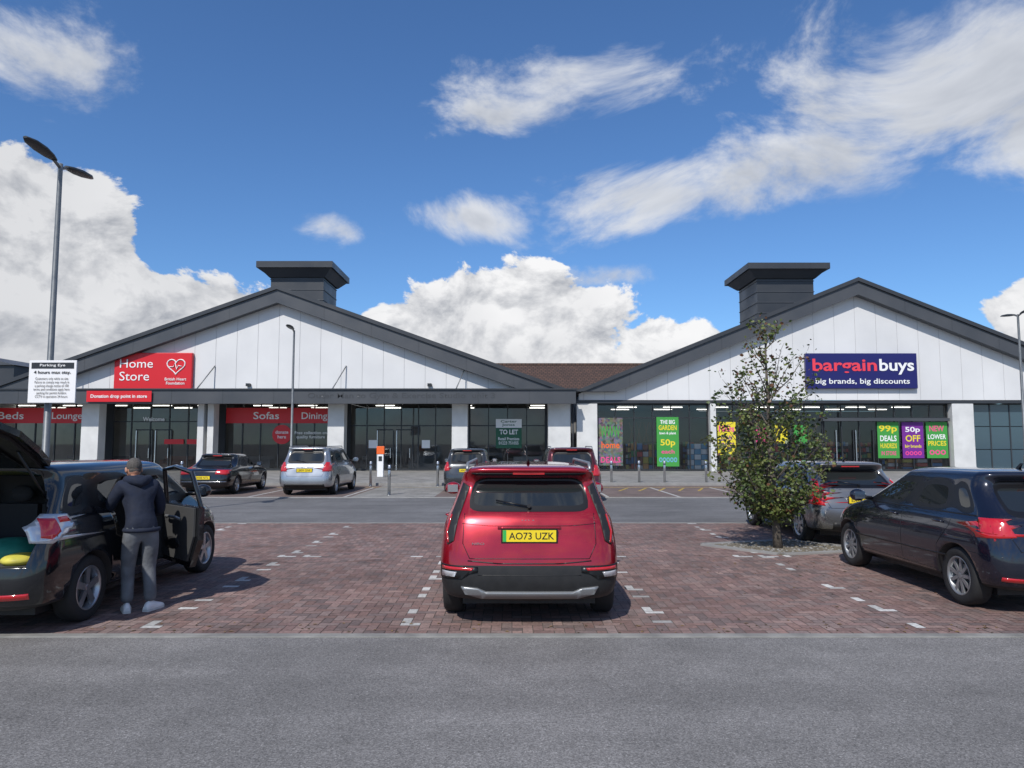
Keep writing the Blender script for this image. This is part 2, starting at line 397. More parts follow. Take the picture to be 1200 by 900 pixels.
# ------------------------------------------------------------------ buildings
def gable(g,cx,apex,half,zw,Yf=44,depth=30,th=1.05,ze=4.96):
    sl_=(apex-ze)/half
    b=B()
    h2=half-.35
    zi=lambda x: apex-.25-abs(x-cx)*sl_
    step=1.28; k=math.floor(-h2/step)
    edges=[cx-h2]+[cx+step*i for i in range(k+1,-k)]+[cx+h2]
    for a,c in zip(edges,edges[1:]):
        a2,c2=a+.009,c-.009
        pts=[(a2,Yf,zw),(c2,Yf,zw),(c2,Yf,zi(c2)),]
        if a2<cx<c2: pts.append((cx,Yf,zi(cx)))
        pts.append((a2,Yf,zi(a2)))
        b.prism(pts,(0,.12,0),'white_clad')
    b.prism([(cx-h2,Yf+.02,zw+.01),(cx+h2,Yf+.02,zw+.01),(cx+h2,Yf+.02,zi(cx+h2)),(cx,Yf+.02,zi(cx)),(cx-h2,Yf+.02,zi(cx-h2))],(0,.2,0),'joint')
    b.out('gable_wall',g)
    b=B()
    for s in (-1,1):
        def L_(t0,t1,y0,y1,m):
            P=[(cx,y0,apex-t0),(cx+s*(half-t0/sl_),y0,ze),(cx+s*(half-t1/sl_),y0,ze),(cx,y0,apex-t1)]
            b.prism(P,(0,y1-y0,0),m)
        L_(.0,.24,Yf-.72,Yf-.5,'grey_metal')
        L_(.245,th,Yf-.6,Yf-.12,'grey_metal2')
        L_(.02,.22,Yf-.5,Yf+depth,'grey_metal')
        for i in range(1,6):
            x=cx+s*half*i/6.2; z=apex-abs(x-cx)*sl_
            b.prism([(x,Yf-.604,z-.26),(x+.025,Yf-.604,z-.26),(x+.025,Yf-.604,z-th+.02),(x,Yf-.604,z-th+.02)],(0,.003,0),'grey_metal')
    b.out('roof_verge',g)
def cupola(g,cx,cy,w,zb,ztop,name):
    b=B(); hw=w/2
    b.box(cx-hw*.70,cx+hw*.70,cy-hw*.70,cy+hw*.70,zb,ztop-.75,'grey_metal')
    for i in range(6):
        z=zb+(ztop-.75-zb)*(i+.5)/6
        b.box(cx-hw*.715,cx+hw*.715,cy-hw*.715,cy+hw*.715,z,z+.05,'grey_metal2')
    def ring(h,z): return [(cx-h,cy-h,z),(cx+h,cy-h,z),(cx+h,cy+h,z),(cx-h,cy+h,z)]
    lo=ring(hw*.74,ztop-.95); hi=ring(hw*.95,ztop-.40)
    for i in range(4):
        j=(i+1)%4; b.face([lo[i],lo[j],hi[j],hi[i]],'grey_metal2')
    b.box(cx-hw,cx+hw,cy-hw,cy+hw,ztop-.42,ztop,'grey_metal')
    b.out(name,g,recalc=True)
def glazing(b,gl,x0,x1,Y,z0,z1,n,trans,fr='frame'):
    b.box(x0,x1,Y-.06,Y+.06,z1-.08,z1,fr); b.box(x0,x1,Y-.06,Y+.06,z0,z0+.12,fr)
    for i in range(n+1):
        x=x0+(x1-x0)*i/n; x=min(max(x,x0+.03),x1-.03)
        b.box(x-.03,x+.03,Y-.057,Y+.057,z0+.12,z1-.08,fr)
    for t in trans:
        for i in range(n):
            xa=x0+(x1-x0)*i/n+.032; xb=x0+(x1-x0)*(i+1)/n-.032
            b.box(xa,xb,Y-.05,Y+.05,t-.035,t+.035,fr)
    gl.face([(x0,Y,z0),(x1,Y,z0),(x1,Y,z1),(x0,Y,z1)],'glass')
rc=[mat('goods_%d'%i,c,.6) for i,c in enumerate([(.5,.08,.06),(.55,.45,.1),(.08,.2,.4),(.5,.5,.5),(.1,.3,.12),(.25,.12,.08),(.6,.3,.1)])]
def interior(g,x0,x1,Y,depth,z1,kind):
    b=B()
    b.box(x0,x1,Y+depth,Y+depth+.2,0.1,z1,'intwall'); b.box(x0,x1,Y+.1,Y+depth,.12,.13,'intfloor')
    b.box(x0-.1,x0,Y+.1,Y+depth,.1,z1,'intwall'); b.box(x1,x1+.1,Y+.1,Y+depth,.1,z1,'intwall')
    b.box(x0,x1,Y+.1,Y+depth,z1+.01,z1+.1,'intwall')
    x=x0+1.5
    while x<x1-1.5:
        for k in range(2): b.box(x,x+1.2,Y+1.5+k*3,Y+1.60+k*3,z1-.09,z1-.05,'lamp')
        x+=2.9 if kind!='dark' else 5
    x=x0+.4
    while x<x1-1:
        if kind=='shop':
            w=ru(.8,1.3); y=Y+ru(.4,2.2); 
            b.box(x,x+w,y,y+.4,.13,1.9,'dark')
            for r in range(5):
                xx=x+.02
                while xx<x+w-.12:
                    q=ru(.08,.22); b.box(xx,min(xx+q,x+w),y-.08,y-.005,.18+r*.36,.18+r*.36+ru(.15,.30),random.choice(rc)); xx+=q+.02
            x+=w+ru(.1,.5)
        else:
            w=ru(1.4,2.1); y=Y+ru(.6,2.5); c=random.choice([rc[3],rc[5],M['intwall'],M['dark']])
            b.box(x,x+w,y,y+.8,.2,.55,c); b.box(x,x+w,y+.65,y+.9,.551,.95,c); b.box(x,x+.2,y,y+.65,.551,.72,c); b.box(x+w-.2,x+w,y,y+.65,.551,.72,c)
            x+=w+ru(.6,1.6)
    b.out('interior',g)
def poster(g,name,cx,cz,w,h,Y,bg,lines):
    b=B(); b.box(cx-w/2,cx+w/2,Y-.02,Y,cz-h/2,cz+h/2,bg); b.out(name,g)
    for (s,dx,dz,tw,th_,m) in lines:
        text(name+'_text',s,cx+dx,Y-.025,cz+dz,tw,th_,m,g,off=.02)
# left building
gL=Grp('homeware_store_building',(-14.8,55,0))
cxL,apL,hfL=-14.25,11.35,17.8
gable(gL,cxL,apL,hfL,4.9)
cupola(gL,-14.55,50.2,5.1,9.0,13.95,'roof_cupola')
b=B()
b.box(-33.6,3.75,42.5,42.9,4.12,4.93,'grey_metal2'); b.box(-33.7,3.85,42.4,42.95,4.935,5.01,'grey_metal')
for i in range(12): b.box(-32+i*3,-31.975+i*3,42.495,42.499,4.13,4.92,'grey_metal')
b.box(-33.6,3.7,42.9,45.4,4.35,4.45,'soffit'); b.box(-33.6,3.7,42.9,43.98,4.9,4.94,'grey_metal')
b.out('canopy',gL)
text('ghost_lettering','Outer Man to Gym & Exercise Studio  unit 3',-6.5,42.49,4.55,11,.42,'ghost',gL)
b=B()
for c,w in ((-25.4,1.05),(-18.75,.38),(-18.15,.38),(-10.6,1.0),(-3.15,.95),(2.85,1.35),(-32.6,1.0)):
    b.box(c-w/2,c+w/2,43.7,44.5,.1,4.35,'white')
b.out('columns',gL,bevel=.02)
b=B()
for c,w in ((-25.4,1.05),(-10.6,1.0),(-3.15,.95),(2.85,1.35)):
    b.box(c-w/2-.01,c+w/2+.01,43.685,43.699,.12,.35,'joint')
b.tube([(3.66,43.6,.1),(3.66,43.6,4.3)],.05,'frame',8)
for x in (-26.6,-18.6,-10.6,-3.3):
    b.tube([(x,42.7,5.01),(x+.5,43.97,6.5)],.035,'galv',6)
for x in (-16,-5,): b.box(x-.12,x+.12,43.75,43.98,5.25,5.42,'frame')
b.out('canopy_ties_and_pipes',gL)
b=B(); gl=B(); YG=45.3
for (x0,x1,n,tr) in ((-33.4,-26.0,6,(3.1,)),(-24.9,-19.0,5,(3.15,)),(-17.9,-11.2,6,(3.1,)),(-10.1,-3.7,6,(2.9,)),(-2.65,2.1,4,(2.9,))):
    glazing(b,gl,x0,x1,YG,.12,4.35,n,tr)
for a,c in ((-26.0,-24.9),(-19.0,-17.9),(-11.2,-10.1),(-3.7,-2.65),(2.1,3.7)):
    b.box(a,c,YG-.05,YG+.2,.12,4.35,'grey_metal')
for x in (-22.9,-21.7,-7.9,-6.7):
    b.box(x-.5,x-.44,YG-.10,YG-.065,.14,2.6,'steel'); b.box(x+.5,x+.56,YG-.10,YG-.065,.14,2.6,'frame')
    b.box(x-.5,x+.5,YG-.10,YG-.065,2.6,2.68,'frame'); b.box(x+.34,x+.38,YG-.16,YG-.11,.9,1.5,'steel')
b.out('shopfront_frames',gL); gl.out('shopfront_glass',gL)
interior(gL,-33.4,-18.5,YG,8,4.3,'home'); interior(gL,-18.2,-10.7,YG,8,4.3,'home'); interior(gL,-10.3,3.4,YG,6,4.3,'dark')
b=B(); b.box(-33.3,-26.1,YG-.12,YG-.07,3.05,4.0,'red'); b.box(-17.8,-11.3,YG-.12,YG-.07,3.05,4.0,'red')
b.out('window_fascia_signs',gL)
text('lettering','Beds',-31.2,YG-.13,3.52,1.6,.45,'signwhite',gL,.01); text('lettering','Lounge',-27.7,YG-.13,3.45,1.9,.55,'signwhite',gL,.01)
text('lettering','Sofas',-15.3,YG-.13,3.52,1.6,.45,'signwhite',gL,.01); text('lettering','Dining',-12.3,YG-.13,3.45,1.6,.55,'signwhite',gL,.01)
text('lettering','Welcome',-22.3,YG-.13,3.3,1.35,.26,'signwhite',gL,.02)
text('lettering','Free collection on\nquality furniture',-12.5,YG-.13,2.3,2.0,.5,'signwhite',gL,.01)
b=B(); b.lathe([(0,.6),(.03,.6)],(-14.3,YG-.12,2.35),'red',32,'Y')
for x in (-21.6,-20.2): b.box(x,x+1.2,YG-.11,YG-.08,1.75,2.05,'red')
for x in (-8.9,-5.6): b.box(x,x+.5,YG-.11,YG-.08,1.5,2.0,'signwhite')
b.out('window_stickers',gL)
text('lettering','donate\nhere',-14.3,YG-.13,2.35,.8,.5,'signwhite',gL,.01)
def homesign():
    g=Grp('store_sign',(-21.75,43.8,6.2))
    b=B(); b.box(-24.1,-19.4,43.72,43.97,5.08,7.28,'red'); b.out('panel',g,bevel=.03)
    text('lettering','Home',-22.75,43.69,6.62,2.0,.52,'signwhite',g,.0)
    text('lettering','Store',-22.85,43.69,5.85,1.8,.54,'signwhite',g,.0)
    text('lettering','British Heart\nFoundation',-20.35,43.69,5.55,1.3,.42,'signwhite',g,.01)
    b=B(); pts=[]
    for i in range(41):
        t=2*math.pi*i/40; pts.append((-20.35+.034*16*math.sin(t)**3, 43.70, 6.48+.032*(13*math.cos(t)-5*math.cos(2*t)-2*math.cos(3*t)-math.cos(4*t))))
    b.tube(pts,.035,'signwhite',6)
    b.tube([(-20.75,43.69,6.42),(-20.5,43.69,6.42),(-20.42,43.69,6.65),(-20.3,43.69,6.25),(-20.2,43.69,6.5),(-20.0,43.69,6.45)],.028,'signwhite',6)
    b.out('heart_logo',g)
homesign()
g=Grp('donation_banner_sign',(-23.7,42.4,4.5)); b=B(); b.box(-24.9,-21.1,42.36,42.39,4.22,4.86,'red'); b.out('panel',g)
text('lettering','Donation drop point in store',-23.0,42.34,4.52,3.3,.26,'signwhite',g,.02)
g=Grp('to_let_sign',(-.2,44.9,2.6)); b=B(); b.box(-1.0,.6,YG-.25,YG-.2,1.5,2.75,'dgreen'); b.box(-1.0,.6,YG-.25,YG-.2,2.76,3.3,'signwhite'); b.box(-.95,-.4,YG-.2,YG-.07,1.6,1.7,'frame'); b.out('board',g)
text('lettering','Carter\nJonas',-.2,YG-.26,3.03,1.0,.4,'dgreen',g); text('lettering','TO LET',-.2,YG-.26,2.5,1.15,.3,'signwhite',g,.03); text('lettering','Retail Premises\n01223 751055',-.2,YG-.26,1.95,1.3,.45,'signwhite',g,.01)
# right building
gR=Grp('discount_store_building',(21.3,55,0))
cxR,apR,hfR=21.0,11.85,17.3
gable(gR,cxR,apR,hfR,4.42,ze=4.90)
cupola(gR,19.3,52.5,5.7,9.0,14.35,'roof_cupola')
b=B(); b.box(3.9,38.2,43.96,44.5,4.22,4.40,'grey_metal'); b.box(38.5,38.7,43.9,44.4,.1,4.9,'white'); b.out('window_head_band',gR)
b=B(); YR=44.45
for c,w in ((4.55,1.25),(27.35,1.3),(12.2,.35)): b.box(c-w/2,c+w/2,43.98,44.6,.1,4.215,'white')
b.out('piers',gR,bevel=.02)
b=B(); gl=B()
glazing(b,gl,5.2,12.0,YR,.12,4.2,6,(3.35,)); glazing(b,gl,12.4,19.0,YR,.12,4.2,6,(3.35,)); glazing(b,gl,19.05,26.65,YR,.12,4.2,7,(3.35,))
b.box(18.9,26.6,YR-.35,YR-.07,3.15,3.33,'grey_metal2')
for x in (20.3,21.5):
    b.box(x-.55,x-.49,YR-.10,YR-.065,.14,2.6,'steel'); b.box(x+.5,x+.56,YR-.10,YR-.065,.14,2.6,'frame')
for i in range(9):
    x=28.05+i*1.2
    for z0,z1 in ((.15,1.4),(1.45,2.8),(2.85,4.15)): b.box(x+.04,x+1.16,YR-.02,YR+.05,z0,z1,'blueglass')
    b.box(x-.035,x+.035,YR-.05,YR+.04,.12,4.2,'grey_metal')
b.box(28.0,38.4,YR+.051,YR+.2,.1,4.2,'grey_metal')
b.out('shopfront_frames',gR); gl.out('shopfront_glass',gR)
interior(gR,5.2,26.6,YR,9,4.15,'shop')
P=YR-.07
poster(gR,'window_mural',6.0,1.9,1.5,2.9,P,'mural',[('DEALS',0,-1.1,1.2,.35,'pink'),('WWW',0,.6,1.2,.7,'green'),('home',0,-.2,1.1,.4,'orange')])
b=B()
for i in range(4):
    for k in range(5): b.box(10.75+i*.42,10.75+i*.42+.38,YR+.12,YR+.34,.15+k*.33,.15+k*.33+.30,['packblue','signwhite'][(i+k)%2])
for i in range(5):
    for k in range(4): b.box(7.3+i*.36,7.3+i*.36+.32,YR+.12,YR+.3,.15+k*.42,.15+k*.42+ru(.28,.4),rc[(i*3+k*2)%7])
for x in (7.2,7.65,8.1,8.5): b.tube([(x,YR+.2,1.9),(x+.3,YR+.2,3.1)],.02,rc[5],5); b.tube([(x+.3,YR+.22,1.9),(x,YR+.22,3.1)],.02,rc[5],5)
for i in range(8):
    for k in range(4): b.box(13.0+i*.5,13.0+i*.5+.44,YR+.14,YR+.4,.15+k*.38,.15+k*.38+ru(.25,.36),rc[(i*2+k*3)%7])
for i in range(4):
    for k in range(3): b.box(23.0+i*.9,23.0+i*.9+.6,YR+.14,YR+.4,.15+k*.24,.15+k*.24+.2,rc[(i*2+k*3)%7])
for x,c in ((15.2,'pink'),(16.4,'yellow'),(17.6,'green')): b.box(x-.4,x+.4,YR-.08,YR-.065,1.8,2.9,c)
b.out('window_display',gR)
poster(gR,'garden_poster',9.5,1.9,1.35,3.0,P,'green',[('THE BIG',0,1.2,.9,.25,'signwhite'),('GARDEN',0,.85,1.1,.3,'yellow'),('lawn & plant',0,.5,1.0,.2,'signwhite'),('50p',0,-.1,.9,.5,'yellow'),('each',0,-.6,.8,.25,'pink'),('ooooo',0,-1.1,1.1,.3,'packblue')])
poster(gR,'price_poster',13.1,2.1,1.1,2.0,P,'yellow',[('100s',0,.6,.95,.4,'pink'),('LOW\nPRICES',0,-.2,.9,.8,'purple')])
poster(gR,'price_poster_2',22.95,2.0,1.3,2.2,P,'green',[('99p',0,.65,1.1,.5,'yellow'),('DEALS',0,.1,1.0,.35,'signwhite'),('HUNDREDS',0,-.35,1.0,.3,'yellow'),('IN STORE',0,-.8,.9,.25,'pink')])
poster(gR,'price_poster_3',24.45,2.0,1.3,2.2,P,'purple',[('50p',0,.6,.9,.4,'signwhite'),('OFF',0,.1,.9,.4,'yellow'),('big brands',0,-.4,1.0,.25,'yellow'),('oooo',0,-.8,1,.25,'pink')])
poster(gR,'price_poster_4',25.92,2.0,1.3,2.2,P,'green',[('NEW',0,.7,.9,.35,'pink'),('LOWER',0,.2,1.1,.3,'signwhite'),('PRICES',0,-.2,1.1,.3,'yellow'),('ooo',0,-.75,1,.3,'pink')])
g=Grp('store_sign',(21.3,43.8,6.2))
b=B(); b.box(17.8,24.55,43.72,43.97,5.10,7.25,'navy'); b.out('panel',g,bevel=.03)
text('lettering','bargain',20.15,43.69,6.42,3.9,.98,'signred2',g,.02); text('lettering','buys',23.3,43.69,6.42,2.1,.95,'signwhite',g,.02)
text('lettering','big brands, big discounts',21.2,43.69,5.5,5.7,.42,'signwhite',g,.012)
g=Grp('tiled_roof_building',(3,60,0)); b=B()
b.face([(-9,54,4.2),(14,54,4.2),(14,62,8.55),(-9,62,8.55)],'tile'); b.face([(-9,70,4.2),(14,70,4.2),(14,62,8.55),(-9,62,8.55)],'tile')
b.box(-9,14,54.3,69.7,0,4.2,'intwall'); b.box(-9,14,61.85,62.15,8.5,8.66,'tile')
b.out('roof_and_walls',g,recalc=False)
g=Grp('neighbouring_building',(-41,58,0)); b=B(); b.box(-60,-34.5,50,75,0,7.2,'grey_metal'); b.prism([(-60,49.8,7.2),(-34.3,49.8,7.2),(-38,49.8,8.1),(-60,49.8,8.3)],(0,25,0),'grey_metal2'); b.out('block',g)
b=B(); b.box(-32.3,-32.0,44.6,73,.0,4.9,'white'); b.box(3.3,3.5,45.6,73,0,4.9,'white'); b.out('side_walls',gL)
b=B(); b.box(4.3,4.5,44.7,73,0,4.85,'white'); b.box(37.9,38.05,44.7,73,0,4.85,'white'); b.out('side_walls',gR)
# ------------------------------------------------------------------ cars
def wheel(g,name,x,y,R,W,rim,spokes,side,rm='alloy'):
    b=B(); c=(x,y,R); s=side
    h=W/2
    prof=[(-h*.85*s,rim),(-h*s,rim+.03),(-h*s,R-.03),(-h*s+.018*s,R-.008),(-h*s+.04*s,R),(h*s-.04*s,R),(h*s-.018*s,R-.008),(h*s,R-.03),(h*s,rim+.03),(h*s*.88,rim)]
    b.lathe(prof,c,'rubber',40,cap=(True,False))
    b.lathe([(h*s*.9,rim+.004),(h*s*.95,rim-.004),(h*s*.8,rim-.018),(h*s*.1,rim-.035)],c,rm,40,cap=(False,False))
    b.lathe([(h*s*.12,rim-.034),(h*s*.12,.01)],c,'alloydk',24)
    b.lathe([(h*s*.2,.05),(h*s*.74,.042),(h*s*.8,.028)],c,rm,20,cap=(False,True))
    b.lathe([(h*s*.2,.13),(h*s*.3,.125)],c,'silverp',20)
    for i in range(spokes):
        a=2*math.pi*i/spokes+.3
        d=Vector((0,math.cos(a),math.sin(a))); t=Vector((0,-math.sin(a),math.cos(a))); C=Vector(c)
        w0,w1=(.018,.020) if spokes>6 else (.030,.036)
        p=[C+d*.03-t*w0,C+d*(rim-.012)-t*w1,C+d*(rim-.012)+t*w1,C+d*.03+t*w0]
        p=[q+Vector((h*s*.55,0,0)) for q in p]
        b.prism(p,(h*s*.22,0,0),rm)
    return b.out(name,g)
SIDEF=[.03,.17,.21,.38,.545,.59,.78,.95]
def make_levels(L,W,H,zb,yb,yt,ysp,wb,wt,tw=.72,deck=None):
    hw=W/2; d5,d6=deck or (yb*.55,yb*.8)
    return [(.24,.20,.14,L-.15,hw*.88,.20,.40,.02,.12),
     (.29,.25,.05,L-.05,hw*.955,.22,.42,.03,.14),
     (.42,.40,.0,L,hw*.985,.22,.42,.035,.15),
     (.60,.55,.01,L-.01,hw,.22,.40,.035,.15),
     (.76,.67,.045,L-.05,hw*.99,.22,.40,.035,.15),
     (zb-.13,.78,d5,L-.13,hw*.965,.22,.38,.035,.15),
     (zb-.035,.89,d6,(L*.55+wb*.45),hw*.925,.20,.34,.035,.12),
     (zb,zb-.04,yb,wb,hw*.885,.17,.22,.035,.12),
     (H-.15,H-.12,yt,wt,hw*tw*1.02,.13,.12,.03,.08),
     (H-.055,H-.06,ysp,wt-.10,hw*tw*.98,.12,.12,.03,.06),
     (H-.012,H-.02,ysp+.10,wt-.30,hw*tw*.82,.12,.12,.03,.05),
     (H,H-.005,ysp+.35,wt-.55,hw*tw*.5,.1,.1,.02,.03)]
def half(lv):
    zr,zf,yr,yf,hw,rr,rf,br,bf=lv; pts=[]
    for f in (0,.34,.68): pts.append((f*(hw-rr),yr))
    for a in (0,30,60,90):
        a=math.radians(a); pts.append((hw-rr+rr*math.sin(a),yr+rr-rr*math.cos(a)))
    for f in SIDEF: pts.append((hw,yr+rr+(yf-rf-yr-rr)*f))
    for a in (90,60,30,0):
        a=math.radians(a); pts.append((hw-rf+rf*math.sin(a),yf-rf+rf*math.cos(a)))
    for f in (.68,.34,0): pts.append((f*(hw-rf),yf))
    out=[]
    for i,(x,y) in enumerate(pts):
        q=(x/hw)**2
        if i<=6: y+=br*q
        if i>=15: y-=bf*q
        t=(y-yr)/(yf-yr)
        x*=1-.045*max(0,(.3-t)/.3)**2-.06*max(0,(t-.7)/.3)**2
        z=zr+(zf-zr)*max(0,min(1,t))**2.5
        out.append((x,y,z))
    return out
def car(name,X,Y,paintm,lv,Hd,W,L,axr,wb,Rw=.33,clad=0,spokes=10,details=None,rails=False,cavities=None,plz=.85,platetxt='KP12 VHJ',rim='alloy',arch=.045,rearseam=True,wiper=True,Ww=.21):
    g=Grp(name,(X,Y,.009),local=True)
    bm=bmesh.new(); hs=[half(l) for l in lv]; n=len(hs[0]); RN=2*n-2
    rings=[]
    for h in hs:
        r=[bm.verts.new(p) for p in h]+[bm.verts.new((-h[i][0],h[i][1],h[i][2])) for i in range(n-2,0,-1)]
        rings.append(r)
    MT=[paintm,M['carglass'],M['trim'],M['black']]
    glass=[]
    for k in range(len(rings)-1):
        for j in range(RN):
            c=j if j<n-1 else RN-1-j
            f=bm.faces.new([rings[k][j],rings[k][(j+1)%RN],rings[k+1][(j+1)%RN],rings[k+1][j]])
            mi=0
            if k==7:
                if c in (0,1,2,17,18,19,20,21,16) or c in (7,9,10,12,13): mi=1
                if c in (8,11): mi=2
            if k<1: mi=3
            if clad and (k<2 or (k==2 and c<=5)): mi=3
            f.material_index=mi
            if mi==1: glass.append(f)
    def left(i): return i if i in (0,n-1) else RN-i
    for r,m_ in ((rings[0],3),(rings[-1],0)):
        for i in range(n-1):
            vs2=[]
            for v in [r[i],r[i+1],r[left(i+1)],r[left(i)]]:
                if v not in vs2: vs2.append(v)
            bm.faces.new(vs2).material_index=m_
    rr=bmesh.ops.inset_region(bm,faces=glass,thickness=.02,depth=-.004,use_even_offset=True)
    for f in rr['faces']: f.material_index=2
    bmesh.ops.recalc_face_normals(bm,faces=bm.faces)
    for f in bm.faces: f.smooth=True
    me=bpy.data.meshes.new('b'); bm.to_mesh(me); bm.free()
    for m_ in MT: me.materials.append(m_)
    o=bpy.data.objects.new('tmp',me); sc.collection.objects.link(o)
    md=o.modifiers.new('s','SUBSURF'); md.levels=2; md.render_levels=2
    me2=evalmesh(o); bpy.data.objects.remove(o)
    b2=bmesh.new(); b2.from_mesh(me2); bvh=BVHTree.FromBMesh(b2); b2.free()
    body=bpy.data.objects.new('body',me2); link(body,g)
    cut=B(); hw=W/2
    for y in (axr,axr+wb):
        for s in (-1,1):
            cut.lathe([(s*(hw-.30),Rw+arch),(s*(hw+.25),Rw+arch)],(0,y,Rw),'black',40)
    for cv in (cavities or []): cut.prism(cv[0],cv[1],'dark')
    bmesh.ops.recalc_face_normals(cut.bm,faces=cut.bm.faces)
    co_=cut.out('cut',None)
    bo=body.modifiers.new('bool','BOOLEAN'); bo.operation='DIFFERENCE'; bo.solver='EXACT'; bo.object=co_
    body.parent=None; co_.location=(0,0,0)
    for q in ('black','dark'):
        if M[q].name not in [m_.name for m_ in me2.materials]: me2.materials.append(M[q])
    try: bo.material_mode='TRANSFER'
    except Exception: pass
    me3=evalmesh(body); body.modifiers.clear(); body.data=me3; bpy.data.objects.remove(co_)
    body.parent=g.e; body.matrix_parent_inverse=Matrix.Identity(4)
    def ray(axis,a,c):
        if axis=='rear': o_,d=Vector((a,-2,c)),Vector((0,1,0))
        elif axis=='front': o_,d=Vector((a,L+2,c)),Vector((0,-1,0))
        elif axis=='right': o_,d=Vector((3,a,c)),Vector((-1,0,0))
        else: o_,d=Vector((-3,a,c)),Vector((1,0,0))
        h=bvh.ray_cast(o_,d)
        if h[0] is None:
            q=Vector((a,.3,c)) if axis=='rear' else (Vector((a,L,c)) if axis=='front' else Vector((hw if axis=='right' else -hw,a,c)))
            h=bvh.find_nearest(q)
        nn=h[1]
        if nn.dot(d)>0: nn=-nn
        return h[0],nn
    P_=B()
    def patch(poly,axis,off,m_,step=.06,sink=.012):
        bb=bmesh.new(); bb.faces.new([bb.verts.new((p[0],p[1],0)) for p in poly])
        xs=[p[0] for p in poly]; zs=[p[1] for p in poly]
        x=min(xs)+step
        while x<max(xs)-.002:
            bmesh.ops.bisect_plane(bb,geom=bb.verts[:]+bb.edges[:]+bb.faces[:],plane_co=(x,0,0),plane_no=(1,0,0)); x+=step
        z=min(zs)+step
        while z<max(zs)-.002:
            bmesh.ops.bisect_plane(bb,geom=bb.verts[:]+bb.edges[:]+bb.faces[:],plane_co=(0,z,0),plane_no=(0,1,0)); z+=step
        vm_={}; k=P_.mi(m_); nm={}
        for v in bb.verts:
            h,nn=ray(axis,v.co.x,v.co.y); vm_[v]=P_.bm.verts.new(h+nn*off); nm[v]=nn
        for fc in bb.faces:
            try: q=P_.bm.faces.new([vm_[v] for v in fc.verts]); q.material_index=k; q.smooth=True
            except Exception: pass
        low={}
        for e in bb.edges:
            if len(e.link_faces)==1:
                for v in e.verts:
                    if v not in low: low[v]=P_.bm.verts.new(vm_[v].co-nm[v]*(off+sink))
                a,c=e.verts
                try: q=P_.bm.faces.new([vm_[a],vm_[c],low[c],low[a]]); q.material_index=k
                except Exception: pass
        bb.free()
    def sym(poly,axis,off,m_,step=.06):
        if axis=='rear' or axis=='front':
            patch(poly,axis,off,m_,step); patch([(-a,c) for a,c in poly],axis,off,m_,step)
        else:
            patch(poly,'right',off,m_,step); patch(poly,'left',off,m_,step)
    def seam(pts,axis,w=.007,m_='trim',both=True):
        for (a,b_),(c,d) in zip(pts,pts[1:]):
            v=Vector((c-a,d-b_)); ln=v.length
            if ln<1e-4: continue
            nv=Vector((-v.y,v.x))/ln*w/2
            poly=[(a+nv.x,b_+nv.y),(a-nv.x,b_-nv.y),(c-nv.x,d-nv.y),(c+nv.x,d+nv.y)]
            (sym if both else patch)(poly,axis,.0012,m_)
    zb=lv[7][0]; gr0=lv[7][2]; gr1=lv[7][3]
    def yside(f,l=7):
        q=lv[l]; return q[2]+q[5]+(q[3]-q[6]-q[2]-q[5])*f
    yB=yside(.567); yC=yside(.19); yA=yside(.99)
    yC2=max(yC,axr+Rw+.02)
    seam([(yB,zb-.02),(yB-.02,.32)],'side')
    if not cavities: seam([(yC-.02,zb-.03),(yC,.85),(yC2,.62),(yC2+.03,.33)],'side')
    seam([(yA,zb-.05),(yA+.05,.6),(yA,.33)],'side'); seam([(yC2+.03,.33),(yA,.33)],'side')
    for yy in ((yC+.12,yB+.12) if not cavities else (yB+.12,)):
        for s in (-1,1):
            h,nn=ray('right' if s>0 else 'left',yy+.08,zb-.12)
            P_.tube([h+Vector((0,-.09,0)),h+nn*.03+Vector((0,-.06,0)),h+nn*.03+Vector((0,.06,0)),h+Vector((0,.09,0))],.012,paintm,8)
    if not cavities: seam([(gr0+.25,zb-.005),(gr1-.3,zb-.01)],'side',.016,'trim')
    for s in (-1,1):
        ym=gr1-.42; h,_=ray('right' if s>0 else 'left',ym,zb+.02)
        P_.ell((s*(hw+.07),ym,zb+.06),(.11,.07,.085),paintm); P_.tube([h,(s*(hw+.02),ym,zb+.03)],.025,'trim',8)
        P_.face([(s*(hw+.0),ym-.071,zb+.01),(s*(hw+.14),ym-.071,zb+.01),(s*(hw+.14),ym-.071,zb+.11),(s*(hw+.0),ym-.071,zb+.11)],'chrome')
    if rails:
        for s in (-1,1):
            xr=lv[9][4]*.92*s; y0=lv[9][2]+.12; y1=lv[9][3]-.15
            P_.tube([(xr,y0,Hd-.05),(xr,y0+.1,Hd+.015),(xr,y1-.1,Hd+.02),(xr,y1,Hd-.04)],.016,'silverp',8)
    sym([(hw*.55,.62),(hw*.9,.66),(hw*.88,.78),(hw*.55,.70)],'front',.006,'clearlamp')
    patch([(-.45,.35),(.45,.35),(.4,.55),(-.4,.55)],'front',.006,'black')
    P_.prism([(-.02,lv[9][2]+.35,Hd-.01),(.02,lv[9][2]+.35,Hd-.01),(0,lv[9][2]+.28,Hd+.06)],(0,.05,0),'trim')
    h,nn=ray('rear',0,Hd-.085)
    if not cavities: P_.prism([h+Vector((-.16,-.012,-.012)),h+Vector((.16,-.012,-.012)),h+Vector((.16,-.012,.012)),h+Vector((-.16,-.012,.012))],(0,.04,0),'taillamp')
    if wiper:
        h,nn=ray('rear',0.0,zb+.03); h2,n2_=ray('rear',-.33,zb+.09)
        P_.tube([h+nn*.025,h2+n2_*.02],.008,'trim',6); P_.tube([h+nn*.0,h+nn*.035],.022,'trim',8)
    if rearseam:
        a=hw*.70
        seam([(a,zb-.02),(a+.01,.80),(a-.06,.66)],'rear',both=True); seam([(-a+.06,.66),(a-.06,.66)],'rear',both=False)
